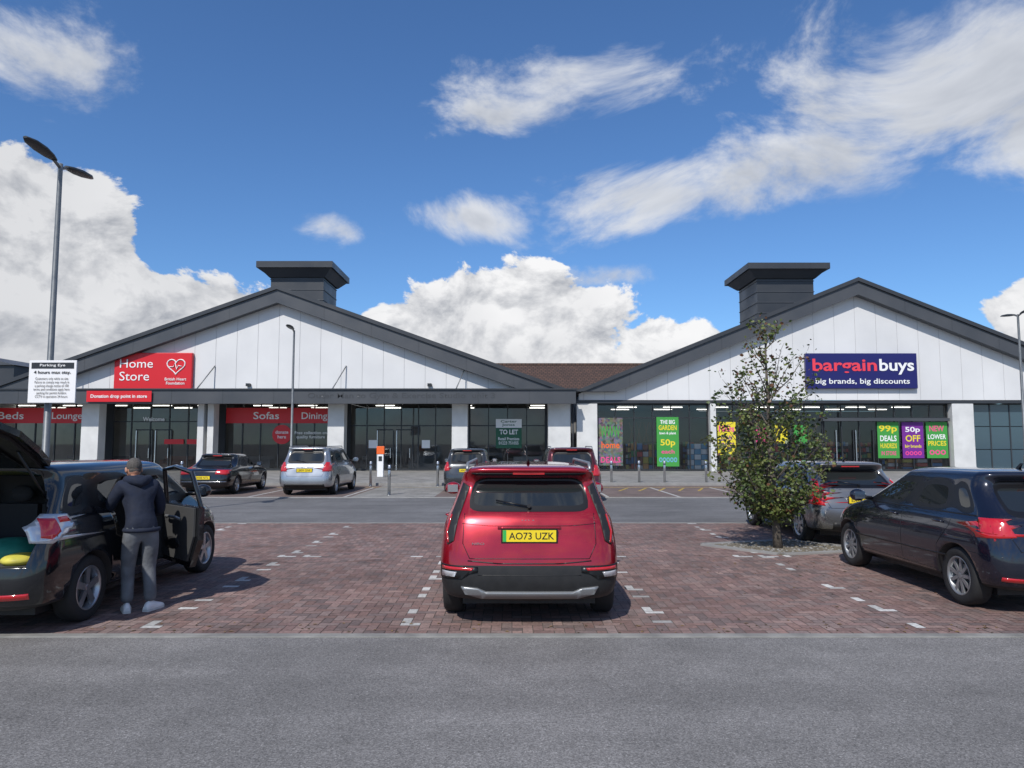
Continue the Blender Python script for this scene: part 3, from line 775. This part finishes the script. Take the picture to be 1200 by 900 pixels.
    h,nn=ray('rear',0,plz); yy=min(h.y,ray('rear',.2,plz)[0].y,ray('rear',0,plz-.05)[0].y)-.012
    P_.box(-.26,.26,yy,yy+.03,plz-.056,plz+.056,'plateY')
    P_.box(-.275,.275,yy+.004,yy+.03,plz-.07,plz+.07,'trim')
    text('plate_text',platetxt,0 if not clad else .02,yy-.0015,plz,.44,.068,'plateB',g,off=.01)
    if clad: P_.box(-.259,-.225,yy-.001,yy,plz-.055,plz+.055,'plateG')
    if details: details(dict(patch=patch,sym=sym,seam=seam,ray=ray,P=P_,g=g,hw=hw))
    P_.out('trim_and_lamps',g)
    tr=hw-Ww/2-.035
    for i,y in enumerate((axr,axr+wb)):
        for s in (-1,1): wheel(g,'wheel_%s%s'%(('rear','front')[i],('_l','_r')[s>0]),s*tr,y,Rw,Ww,Rw*.66,spokes,s,rim)
    b=B(); b.box(-hw+.25,hw-.25,.35,L-.4,.17,.30,'black'); b.out('underbody',g)
    return g
redp=paint('red_paint',(.38,.007,.020),.5,.26)
def d_red(d):
    sym,patch,seam=d['sym'],d['patch'],d['seam']
    sym([(.60,1.33),(.665,1.37),(.75,1.12),(.83,.90),(.80,.78),(.74,.82),(.70,1.02)],'rear',.010,'black',.03)
    sym([(.76,1.06),(.775,1.06),(.822,.90),(.80,.80),(.785,.80),(.80,.90)],'rear',.016,'taillamp',.03)
    sym([(.50,.585),(.86,.60),(.86,.47),(.66,.47),(.58,.52),(.50,.535)],'rear',.012,'trim',.04)
    sym([(.54,.575),(.84,.585),(.84,.555),(.56,.55)],'rear',.018,'taillamp',.04)
    sym([(.70,.535),(.84,.54),(.84,.49),(.72,.49)],'rear',.018,'clearlamp',.04)
    patch([(-.66,.40),(-.5,.385),(-.42,.35),(.42,.35),(.5,.385),(.66,.40),(.62,.33),(.46,.29),(-.46,.29),(-.62,.33)],'rear',.022,'silverp',.04)
    seam([(-.60,.64),(-.3,.615),(.3,.615),(.60,.64)],'rear',.012,both=False)
    seam([(-.66,.985),(-.4,.965),(.4,.965),(.66,.985)],'rear',.006,both=False)
    seam([(-.50,.505),(.50,.505)],'rear',.006,both=False)
    patch([(-.31,.955),(.31,.955),(.31,.935),(-.31,.935)],'rear',.014,redp,.05)
    h,n=d['ray']('rear',0,1.03); text('badge_text','KIA',0,h.y-.008,1.005,.15,.036,'chrome',d['g'],off=.02)
    h,n=d['ray']('rear',-.5,.80); text('badge_text','NIRO',-.5,h.y-.012,.80,.12,.022,'chrome',d['g'],off=.02)
    patch([(-.58,1.475),(.58,1.475),(.55,1.455),(-.55,1.455)],'rear',.01,'trim',.05)
    for s in (-1,1): d['P'].box(s*.80-.07,s*.80+.07,1.23,1.235,.18,.40,'trim')
lv=make_levels(4.42,1.83,1.555,1.10,.20,.46,.24,3.45,2.65,.76)
car('red_suv',.17,7.10,redp,lv,1.555,1.83,4.42,.80,2.72,.335,clad=1,spokes=10,details=d_red,rails=True,plz=.875,platetxt='AO73 UZK')
blackp=paint('black_paint',(.010,.011,.014),.3,.2)
navyp=paint('dark_blue_black_paint',(.009,.011,.024),.35,.2)
greyp=paint('grey_metallic_paint',(.22,.22,.225),.7,.3)
silvp=paint('silver_metallic_paint',(.40,.42,.45),.8,.32)
maroon=paint('maroon_paint',(.09,.008,.012),.4,.3)
dgreyp=paint('dark_grey_paint',(.06,.064,.07),.6,.3)
def d_mpv(d):
    sym,patch=d['sym'],d['patch']
    sym([(.12,.86),(.26,.84),(.58,.98),(.54,1.09),(.26,1.11),(.14,1.0)],'side',.012,'clearlamp',.04)
    sym([(.18,.90),(.26,.88),(.36,.94),(.34,1.06),(.22,1.07)],'side',.018,'taillamp',.04)
    sym([(.38,1.02),(.53,1.02),(.50,1.07),(.38,1.07)],'side',.018,'taillamp',.04)
    sym([(.80,.86),(.875,.86),(.87,1.08),(.81,1.08)],'rear',.012,'clearlamp',.04)
    sym([(.45,.36),(.75,.37),(.75,.42),(.45,.41)],'rear',.008,'taillamp',.04)
    P_=d['P']
    pts=[(.44,1.55),(.14,1.68),(-.20,1.83),(-.55,1.94)]; wd=[.66,.74,.78,.74]
    for i in range(3):
        (y0,z0),(y1,z1)=pts[i],pts[i+1]; w0,w1=wd[i],wd[i+1]
        a=[(-w0,y0,z0),(w0,y0,z0),(w1,y1,z1),(-w1,y1,z1)]
        P_.prism(a,(0,.02,.055),blackp)
        P_.prism([(x*.9,y,z-.002) for x,y,z in a],(0,-.006,-.03),'black')
    P_.prism([(-.5,.32,1.55),(.5,.32,1.55),(.52,-.10,1.73),(-.52,-.10,1.73)],(0,-.004,-.012),'carglass')
    P_.prism([(-.74,-.55,1.97),(.74,-.55,1.97),(.68,-.74,1.76),(-.68,-.74,1.76)],(0,.06,-.02),blackp)
    P_.box(-.26,.26,-.71,-.68,1.78,1.81,'silverp')
    for s in (-1,1): P_.tube([(s*.66,.5,1.15),(s*.64,.0,1.70)],.012,'trim',8)
    P_.ell((.30,.5,.74),(.30,.28,.13),'greenbag'); P_.ell((-.25,.55,.74),(.3,.3,.15),'yellowbag'); P_.ell((.56,.25,.70),(.16,.18,.06),'yellowbag'); P_.ell((.1,.3,.71),(.2,.18,.08),'signwhite')
    for x in (-.45,0,.45):
        P_.box(x-.2,x+.2,1.0,1.12,.67,1.15,'seat'); P_.ell((x,1.06,1.25),(.12,.06,.09),'seat')
def open_door(g,hinge,ang,length,zb,zt,z0,pm):
    e=Grp('door_pivot',hinge,local=True); e.e.parent=g.e; e.e.rotation_euler=(0,0,ang)
    b=B(); t=.07
    low=[(0,0,z0+.02),(0,-length*.80,z0),(0,-length,z0+.32),(0,-length,zb),(0,0,zb)]
    b.prism(low,(t,0,0),pm)
    b.prism([(-.03,-.05,z0+.08),(-.03,-length*.78,z0+.07),(-.03,-length*.94,z0+.36),(-.03,-length*.94,zb-.01),(-.03,-.05,zb-.01)],(.028,0,0),'dark')
    fr=[(0,0,zb),(-.05,-.02,zt-.04),(-.08,-length*.45,zt),(-.07,-length*.88,zt-.06),(0,-length,zb)]
    b.tube([Vector(p)+Vector((.03,0,0)) for p in fr],.028,pm,8)
    b.face([Vector(p)+Vector((.03,0,0)) for p in fr],'glass')
    b.tube([(-.06,-.25,zb-.15),(-.09,-.3,zb-.13),(-.09,-.6,zb-.13),(-.06,-.65,zb-.15)],.018,'silverp',8)
    b.ell((-.03,-.35,z0+.25),(.03,.22,.07),'black')
    b.tube([(.07,-length*.80,zb-.1),(.10,-length*.83,zb-.1),(.10,-length*.93,zb-.1),(.07,-length*.96,zb-.1)],.012,pm,8)
    b.out('door',e,bevel=.012)
lv=make_levels(4.44,1.80,1.59,1.08,.16,.46,.30,3.65,2.80,.80)
boot=([(-.72,-.4,.66),(.72,-.4,.66),(.78,-.4,1.0),(.60,-.4,1.46),(-.60,-.4,1.46),(-.78,-.4,1.0)],(0,1.65,0))
side=([(.2,1.32,.95),(.2,1.52,.40),(.2,2.36,.40),(.2,2.36,1.38),(.2,1.60,1.40),(.2,1.34,1.25)],(1.2,0,0))
gM=car('black_minivan',-5.12,6.60,blackp,lv,1.59,1.80,4.44,.86,2.78,.325,details=d_mpv,cavities=[boot,side],plz=.52,platetxt='LK61 XRB',rearseam=False,wiper=False,spokes=5)
open_door(gM,(.86,2.38,0),math.radians(46),1.0,1.05,1.5,.36,blackp)
def d_clio(d):
    sym=d['sym']
    sym([(.03,.80),(.28,.84),(.36,.98),(.12,.98),(.04,.92)],'side',.012,'taillamp',.04)
    sym([(.56,.80),(.82,.78),(.80,.98),(.62,.96)],'rear',.012,'taillamp',.04)
    sym([(.40,.34),(.72,.36),(.72,.40),(.40,.38)],'rear',.008,'taillamp',.04)
    d['seam']([(.02,.60),(.45,.62)],'side'); d['seam']([(.85,.52),(3.0,.50)],'side',.02,'trim')
lv=make_levels(4.03,1.72,1.49,1.0,.14,.56,.44,3.15,2.20,.74)
car('black_hatchback',5.76,7.50,navyp,lv,1.49,1.72,4.03,.68,2.58,.315,details=d_clio,plz=.80,platetxt='YG07 KTF',spokes=9,rim='silverp')
def d_volvo(d):
    sym=d['sym']
    sym([(.05,.75),(.25,.72),(.20,.95),(.34,1.10),(.22,1.12),(.10,.98)],'side',.012,'taillamp',.04)
    sym([(.66,.70),(.86,.72),(.82,.95),(.70,1.15),(.64,1.12),(.72,.9)],'rear',.012,'taillamp',.04)
    d['patch']([(-.55,.30),(.55,.30),(.55,.42),(-.55,.42)],'rear',.01,'black')
lv=make_levels(4.37,1.80,1.45,1.0,.18,.66,.44,3.2,2.5,.74)
car('grey_hatchback',6.08,12.6,greyp,lv,1.45,1.80,4.37,.80,2.65,.32,details=d_volvo,plz=.80,platetxt='EX14 OWD',spokes=5)
def d_sedan(d):
    sym=d['sym']; sym([(.42,.72),(.80,.70),(.84,.86),(.46,.86)],'rear',.012,'taillamp',.05); sym([(.02,.70),(.24,.74),(.24,.85),(.05,.86)],'side',.012,'taillamp',.05)
    d['patch']([(-.8,.45),(.8,.45),(.8,.47),(-.8,.47)],'rear',.008,'chrome')
lv=make_levels(4.6,1.80,1.42,.95,.88,1.35,1.22,3.3,2.55,.74,deck=(.05,.16))
car('black_sedan',-10.65,25.1,blackp,lv,1.42,1.80,4.6,.95,2.72,.32,details=d_sedan,plz=.60,platetxt='EX08 NTL',spokes=5,wiper=False,rearseam=False)
def d_smax(d):
    sym=d['sym']; sym([(.60,.82),(.90,.82),(.84,1.12),(.70,1.14)],'rear',.012,'taillamp',.05); sym([(.04,.84),(.30,.90),(.28,1.08),(.10,1.10)],'side',.012,'taillamp',.05)
    d['patch']([(-.70,.30),(.70,.30),(.68,.40),(-.68,.40)],'rear',.01,'black'); d['patch']([(-.3,.97),(.3,.97),(.3,.99),(-.3,.99)],'rear',.01,'chrome')
lv=make_levels(4.75,1.88,1.66,1.10,.16,.48,.34,3.95,3.0,.77)
car('silver_minivan',-7.1,24.9,silvp,lv,1.66,1.88,4.75,.92,2.85,.33,details=d_smax,plz=.86,platetxt='LB09 GNF',spokes=5,rails=True)
def d_h(d):
    sym=d['sym']; sym([(.62,.80),(.84,.78),(.78,1.10),(.68,1.12)],'rear',.012,'taillamp',.05); sym([(.04,.80),(.25,.82),(.24,1.0),(.10,1.0)],'side',.012,'taillamp',.05)
lv=make_levels(4.2,1.76,1.60,1.05,.14,.48,.34,3.3,2.5,.76)
car('grey_hatchback',-1.65,26.4,dgreyp,lv,1.60,1.76,4.2,.78,2.6,.32,details=d_h,plz=.80,platetxt='AP67 XUO',spokes=5)
lv=make_levels(4.5,1.86,1.66,1.10,.15,.46,.32,3.6,2.8,.77)
car('maroon_suv',1.85,22.2,maroon,lv,1.66,1.86,4.5,.86,2.7,.34,details=d_h,plz=.82,platetxt='KM16 HTE',spokes=5,rails=True)
# ------------------------------------------------------------------ street furniture
def lamp(x,y,h,double=True,s=1):
    g=Grp('street_lamp',(x,y,0)); b=B()
    b.lathe([(0,.11*s),(1.2,.11*s),(1.25,.075*s),(h-.15,.05*s),(h,.05*s)],(x,y,0),'galv',16,'Z')
    b.lathe([(0,.17*s),(.03,.17*s)],(x,y,.0),'galv',16,'Z')
    for d in ((-1,1) if double else (-1,)):
        b.tube([(x,y,h-.1),(x,y+.25*d*s,h)],.035*s,'galv',8)
        L_=1.0*s
        prof=[(0,.06,.04),(.2,.13,.07),(.5,.17,.09),(.8,.15,.07),(1,.05,.03)]
        ringp=[]
        for t,wd,ht in prof:
            ring=[]
            for k in range(12):
                a=2*math.pi*k/12; zz=math.sin(a)*ht*s*(1 if math.sin(a)>0 else .45)
                ring.append(b.bm.verts.new((x+math.cos(a)*wd*s,y+d*(.2*s+t*L_),h+.0+t*.10*s+zz)))
            ringp.append(ring)
        k1=b.mi('lamphead')
        for r0,r1 in zip(ringp,ringp[1:]):
            for k in range(12):
                f=b.bm.faces.new([r0[k],r0[(k+1)%12],r1[(k+1)%12],r1[k]]); f.material_index=k1; f.smooth=True
        b.bm.faces.new(ringp[0]).material_index=k1; b.bm.faces.new(ringp[-1]).material_index=k1
    b.out('pole_and_heads',g)
lamp(-10.15,15.85,8.05)
lamp(-11.7,38.6,7.85,False)
lamp(24.4,34.6,8.0,True)
g=Grp('car_park_notice_sign',(-9.95,15.6,3.1)); b=B()
b.box(-10.45,-9.43,15.62,15.65,2.66,3.58,'signwhite'); b.box(-10.40,-9.48,15.612,15.618,3.40,3.53,'frame')
b.box(-10.3,-9.6,15.66,15.72,3.3,3.34,'galv'); b.box(-10.3,-9.6,15.66,15.72,2.9,2.94,'galv')
b.out('panel',g,bevel=.002)
text('lettering','Parking Eye',-9.94,15.608,3.465,.55,.07,'signwhite',g,.01)
text('lettering','4 hours max stay.',-9.94,15.608,3.31,.8,.085,'plateB',g,.02)
text('lettering','Customers only while on site.\nFailure to comply may result in\na parking charge notice of 100\nterms and conditions apply here\nparking for permit holders\nCCTV in operation 24 hours',-9.94,15.608,2.98,.78,.46,'plateB',g,.0)
def bollard(x,y,h=1.0):
    g=Grp('bollard',(x,y,0)); b=B(); b.lathe([(0,.055),(h-.02,.055),(h,.04)],(x,y,0),'steel',16,'Z'); b.lathe([(h-.18,.057),(h-.12,.057)],(x,y,0),'frame',16,'Z'); b.lathe([(0,.09),(.01,.09)],(x,y,.008),'steel',16,'Z'); b.out('post',g)
for x,y in ((-4.25,25.3),(-8.6,30.5),(-5.9,30.5),(-3.1,30.5),(-.4,30.5),(5.5,31.6),(6.6,31.6),(8.4,31.6),(10.0,31.6),(4.3,31.6),(-13.8,30.5),(-16.5,30.5)): bollard(x,y,1.05)
g=Grp('pay_machine',(-6.6,37,0)); b=B(); b.box(-6.80,-6.50,36.8,37.0,.115,1.25,'signwhite'); b.box(-6.84,-6.46,36.78,37.02,1.252,1.65,'orange'); b.box(-6.74,-6.56,36.785,36.798,.9,1.15,'frame'); b.out('body',g,bevel=.03)
# ------------------------------------------------------------------ tree
def tree():
    tx,ty=4.52,12.5
    g=Grp('young_tree',(tx,ty,0))
    b=B()
    trunk=[(tx,ty,0),(tx-.03,ty,.4),(tx-.05,ty,.9),(tx-.08,ty,1.6),(tx-.10,ty,2.4),(tx-.12,ty,3.2),(tx-.12,ty,3.9)]
    b.tube(trunk,[.085,.062,.055,.045,.03,.018,.006],'bark',10)
    b.tube([(tx-.03,ty,.35),(tx-.14,ty+.03,.8),(tx-.3,ty,1.5),(tx-.42,ty,2.4)],[.035,.03,.022,.008],'bark',8)
    def tp(z):
        for p,q in zip(trunk,trunk[1:]):
            if p[2]<=z<=q[2]:
                t=(z-p[2])/(q[2]-p[2]); return Vector(p).lerp(Vector(q),t)
        return Vector(trunk[-1])
    prof=[(.55,.18),(.8,.55),(1.2,.90),(1.7,1.06),(2.1,1.03),(2.5,.92),(2.9,.85),(3.2,.70),(3.5,.5),(3.95,.15)]
    def pr(z):
        for (a,ra),(c,rc_) in zip(prof,prof[1:]):
            if a<=z<=c: return ra+(rc_-ra)*(z-a)/(c-a)
        return .05
    lm=[mat('leaf_%d'%i,c,.45,0,.45) for i,c in enumerate([(.035,.058,.016),(.055,.085,.022),(.085,.115,.030),(.13,.15,.04),(.13,.06,.03)])]
    lf=B(); idx=[lf.mi(m_) for m_ in lm]
    def leaf(p,sz,k):
        d=Vector((ru(-1,1),ru(-1,1),ru(-.7,.5))).normalized(); u=d.orthogonal().normalized(); u.rotate(Matrix.Rotation(ru(0,6.28),3,d))
        n_=d.cross(u)
        vs=[p,p+d*sz*.35+u*sz*.36,p+d*sz*.75+u*sz*.27+n_*sz*.08,p+d*sz-n_*sz*.05,p+d*sz*.75-u*sz*.27+n_*sz*.08,p+d*sz*.35-u*sz*.36]
        f=lf.bm.faces.new([lf.bm.verts.new(v) for v in vs]); f.material_index=k
    for i in range(84):
        z1=ru(.7,3.95) if i>30 else ru(.8,2.6); r=pr(z1)*ru(.5,1.1); az=ru(0,6.283)
        z0=max(.5,z1-r*ru(.7,1.4)-.1); s=tp(min(z0,3.7)); e=Vector((tx-.08+math.cos(az)*r,ty+math.sin(az)*r,z1))
        mid=s.lerp(e,.5)+Vector((ru(-.06,.06),ru(-.06,.06),-.04))
        b.tube([s,mid,e],[.014,.009,.003],'bark',5,cap=False)
        steps=6+int(r*5)
        dens=ru(.4,1.05) if z1<2.9 else ru(.2,.55)
        tone=random.choice([0,1,1,2,2,3,3])
        for k in range(steps):
            t=.25+.78*k/(steps-1); p=s.lerp(mid,t*2) if t<.5 else mid.lerp(e,(t-.5)*2)
            tw=p+Vector((ru(-.14,.14),ru(-.14,.14),ru(-.10,.14)))
            b.tube([p,tw],[.004,.002],'bark',4,cap=False)
            for q in range(int(14*dens)):
                o_=Vector((random.gauss(0,.065),random.gauss(0,.065),random.gauss(0,.055)))
                c_=max(0,min(3,tone+random.choice([-1,0,0,1])))
                if R_()<.04 or (z1>2.8 and R_()<.22) : c_=4
                leaf(tw+o_,ru(.045,.085),idx[c_])
    b.out('trunk_and_branches',g); lf.out('foliage',g,recalc=False)
tree()
g=Grp('tree_pit',(4.6,12.6,0)); b=B()
pp=[(3.3,12.9),(4.3,11.75),(6.0,12.2),(5.1,13.5)]
b.prism([(x,y,.0) for x,y in pp],(0,0,.022),'soil')
for (a,c) in zip(pp,pp[1:]+pp[:1]):
    v=Vector((c[0]-a[0],c[1]-a[1],0)); n_=Vector((-v.y,v.x,0)).normalized()*.07; A=Vector((*a,0)); C=Vector((*c,0)); ex=v.normalized()*.05
    b.prism([A-n_+ex,C-n_-ex,C+n_-ex,A+n_+ex],(0,0,.035),'kerb')
for i in range(350):
    u,v=R_(),R_()
    p=(Vector(pp[0]).lerp(Vector(pp[1]),u)).lerp(Vector(pp[3]).lerp(Vector(pp[2]),u),v); s=ru(.008,.03)
    b.ell((p.x,p.y,.022),(s,s*ru(.7,1.2),s*.6),random.choice(['soil','kerb','concrete']),seg=6)
b.out('pit',g)
g=Grp('leaf_litter',(0,8,0)); b=B(); lt=[mat('dry_leaf',(.22,.14,.06),.8),mat('dry_leaf_dark',(.10,.07,.04),.8)]
for i in range(420):
    if i<200: x,y=ru(-9,9),BY0+abs(random.gauss(0,.25))
    else: x,y=random.gauss(4.6,1.8),max(BY0+.05,random.gauss(11.6,1.6))
    a=ru(0,6.28); s=ru(.012,.032); z=.0125
    b.face([(x+math.cos(a)*s,y+math.sin(a)*s,z),(x-math.sin(a)*s*.5,y+math.cos(a)*s*.5,z+.006),(x-math.cos(a)*s,y-math.sin(a)*s,z),(x+math.sin(a)*s*.5,y-math.cos(a)*s*.5,z+.004)],random.choice(lt))
b.out('leaves',g,recalc=False)
# ------------------------------------------------------------------ man
def man():
    g=Grp('man',(-3.96,7.86,.009),local=True,rotz=math.radians(42),scale=.97)
    cloth=mat('navy_hoodie',(.010,.016,.036),.85,var=.3,vscale=9,bump=.9,bscale=14)
    jean=mat('grey_jeans',(.13,.14,.155),.85,var=.4,vscale=7,bump=.9,bscale=16)
    skin=mat('skin',(.42,.22,.15),.5,var=.1,vscale=8); hair=mat('grey_hair',(.10,.09,.082),.8,var=.5,vscale=60,bump=.9,bscale=120)
    shoe=mat('white_trainer',(.74,.74,.74),.5,var=.1,vscale=8); sole=mat('shoe_sole',(.6,.6,.58),.6)
    def skinmesh(name,V,E,Rd,root,mats,sub=2,fn=None):
        me=bpy.data.meshes.new(name); me.from_pydata(V,E,[]); o=bpy.data.objects.new(name,me); sc.collection.objects.link(o)
        o.modifiers.new('k','SKIN')
        for i,r in enumerate(Rd):
            sv=me.skin_vertices[0].data[i]; sv.radius=r if hasattr(r,'__len__') else (r,r); sv.use_root=(i==root)
        md=o.modifiers.new('s','SUBSURF'); md.levels=sub; md.render_levels=sub
        m2=evalmesh(o); bpy.data.objects.remove(o); m2.name=name
        m2.materials.clear()
        for q in mats: m2.materials.append(q)
        for p in m2.polygons:
            p.use_smooth=True; p.material_index=fn(p.center) if fn else 0
        ob=bpy.data.objects.new(name,m2); link(ob,g); return ob
    V=[(0,0,.90),(-.01,.03,1.02),(-.02,.09,1.18),(-.03,.15,1.32),(-.03,.20,1.41),(-.03,.235,1.47),
       (.15,.15,1.345),(.22,.17,1.22),(.26,.24,1.05),(.20,.42,1.02),(.14,.54,1.06),
       (-.19,.15,1.345),(-.25,.19,1.22),(-.28,.30,1.07),(-.23,.48,1.05),(-.17,.60,1.08),
       (.09,-.01,.84),(.10,.02,.66),(.10,.05,.47),(.105,.0,.28),(.11,-.03,.09),
       (-.09,.0,.84),(-.10,.05,.66),(-.10,.09,.47),(-.105,.06,.28),(-.11,.04,.09)]
    E=[(0,1),(1,2),(2,3),(3,4),(4,5),(3,6),(6,7),(7,8),(8,9),(9,10),(3,11),(11,12),(12,13),(13,14),(14,15),(0,16),(16,17),(17,18),(18,19),(19,20),(0,21),(21,22),(22,23),(23,24),(24,25)]
    Rd=[(.165,.13),(.16,.13),(.165,.135),(.14,.115),(.07,.07),(.052,.057),(.085,.085),(.07,.07),(.057,.057),(.048,.048),(.034,.030),(.085,.085),(.07,.07),(.057,.057),(.048,.048),(.034,.030),
        (.105,.11),(.088,.095),(.072,.078),(.066,.07),(.066,.072),(.105,.11),(.088,.095),(.072,.078),(.066,.07),(.066,.072)]
    def fn(c):
        if c.z<.90: return 1
        if c.z>1.435 and c.y>.15: return 2
        return 0
    skinmesh('body',V,E,Rd,0,[cloth,jean,skin],2,fn)
    b=B()
    b.tube([(.172*math.cos(a),.0+.14*math.sin(a),.885) for a in [i*2*math.pi/20 for i in range(21)]],.024,cloth,8)
    b.ell((-.03,.10,1.40),(.12,.08,.08),cloth)
    b.tube([(-.14,.22,1.40),(-.14,.12,1.43),(-.09,.06,1.42),(-.03,.035,1.39),(.03,.06,1.42),(.08,.12,1.43),(.08,.22,1.40)],[.03,.045,.055,.06,.055,.045,.03],cloth,10)
    b.out('hood_and_hem',g)
    b=B(); hc=Vector((-.035,.275,1.545)); rot=Matrix.Rotation(math.radians(-28),4,'X')
    b.ell(hc,(.076,.098,.112),skin,rot,24)
    b.ell(hc+Vector((0,.06,-.055)),(.055,.055,.06),skin,rot)
    for s in (-1,1):
        b.ell(hc+Vector((s*.080,-.005,-.015)),(.014,.022,.034),skin,rot); b.ell(hc+Vector((s*.03,.088,-.01)),(.013,.012,.009),'signwhite'); b.ell(hc+Vector((s*.03,.098,-.01)),(.006,.005,.006),'trim')
    b.tube([hc+Vector((0,.095,-.01)),hc+Vector((0,.118,-.045))],[.009,.016],skin,8)
    b.tube([hc+Vector((-.025,.095,-.075)),hc+Vector((0,.103,-.077)),hc+Vector((.025,.095,-.075))],.006,mat('lips',(.3,.1,.09),.5),6)
    b.out('head',g)
    b=B(); b.ell(hc+Vector((0,-.012,.030)),(.080,.096,.092),hair,rot,24)
    b.ell(hc+Vector((0,-.045,-.015)),(.066,.058,.055),hair,rot,16)
    b.out('hair',g)
    for s,w,dr in ((1,Vector((.14,.54,1.06)),Vector((-.30,.92,.1))),(-1,Vector((-.17,.60,1.08)),Vector((.25,.95,.1)))):
        d=dr.normalized(); lat=Vector((0,0,1)).cross(d).normalized(); up=d.cross(lat)
        skinmesh('palm',[w-d*.02,w+d*.04,w+d*.075],[(0,1),(1,2)],[(.026,.024),(.036,.016),(.036,.015)],0,[skin],2)
        for i,(of,ln) in enumerate(((-.03,.065),(-.01,.078),(.01,.074),(.029,.058))):
            a=w+d*.075+lat*of
            skinmesh('finger_%d'%i,[a-d*.02,a+d*ln*.45,a+d*ln*.8-up*.015,a+d*ln-up*.032],[(0,1),(1,2),(2,3)],[.0095,.009,.0085,.007],0,[skin],1)
        a=w+d*.03-lat*s*.03
        skinmesh('thumb',[a,a-lat*s*.025+d*.025,a-lat*s*.035+d*.05,a-lat*s*.03+d*.07],[(0,1),(1,2),(2,3)],[.013,.012,.010,.008],0,[skin],1)
    for s,(x,y),ry in ((1,(.11,-.03),-.9),(-1,(-.11,.04),-.2)):
        f=Vector((math.sin(-ry),math.cos(-ry),0)); rt=Vector((f.y,-f.x,0))
        b=B(); base=Vector((x,y,0))
        secs=[(-.085,.03,.06),(-.06,.038,.10),(.0,.042,.11),(.06,.045,.09),(.12,.05,.068),(.17,.047,.055),(.205,.028,.04)]
        rings=[]
        for t,wd,ht in secs:
            rings.append([b.bm.verts.new(base+f*t+rt*math.cos(a)*wd+Vector((0,0,.022+max(0,math.sin(a))*(ht-.02)-(.0 if math.sin(a)>=0 else .006)))) for a in [2*math.pi*k/12 for k in range(12)]])
        k1=b.mi(shoe)
        for r0,r1 in zip(rings,rings[1:]):
            for k in range(12):
                q=b.bm.faces.new([r0[k],r0[(k+1)%12],r1[(k+1)%12],r1[k]]); q.material_index=k1; q.smooth=True
        b.bm.faces.new(rings[0]).material_index=k1; b.bm.faces.new(rings[-1]).material_index=k1
        outl=[base+f*t+rt*wd*1.08 for t,wd,_ in secs]+[base+f*t-rt*wd*1.08 for t,wd,_ in secs[::-1]]
        b.prism([p for p in outl],(0,0,.024),sole)
        b.out('shoe',g)
man()
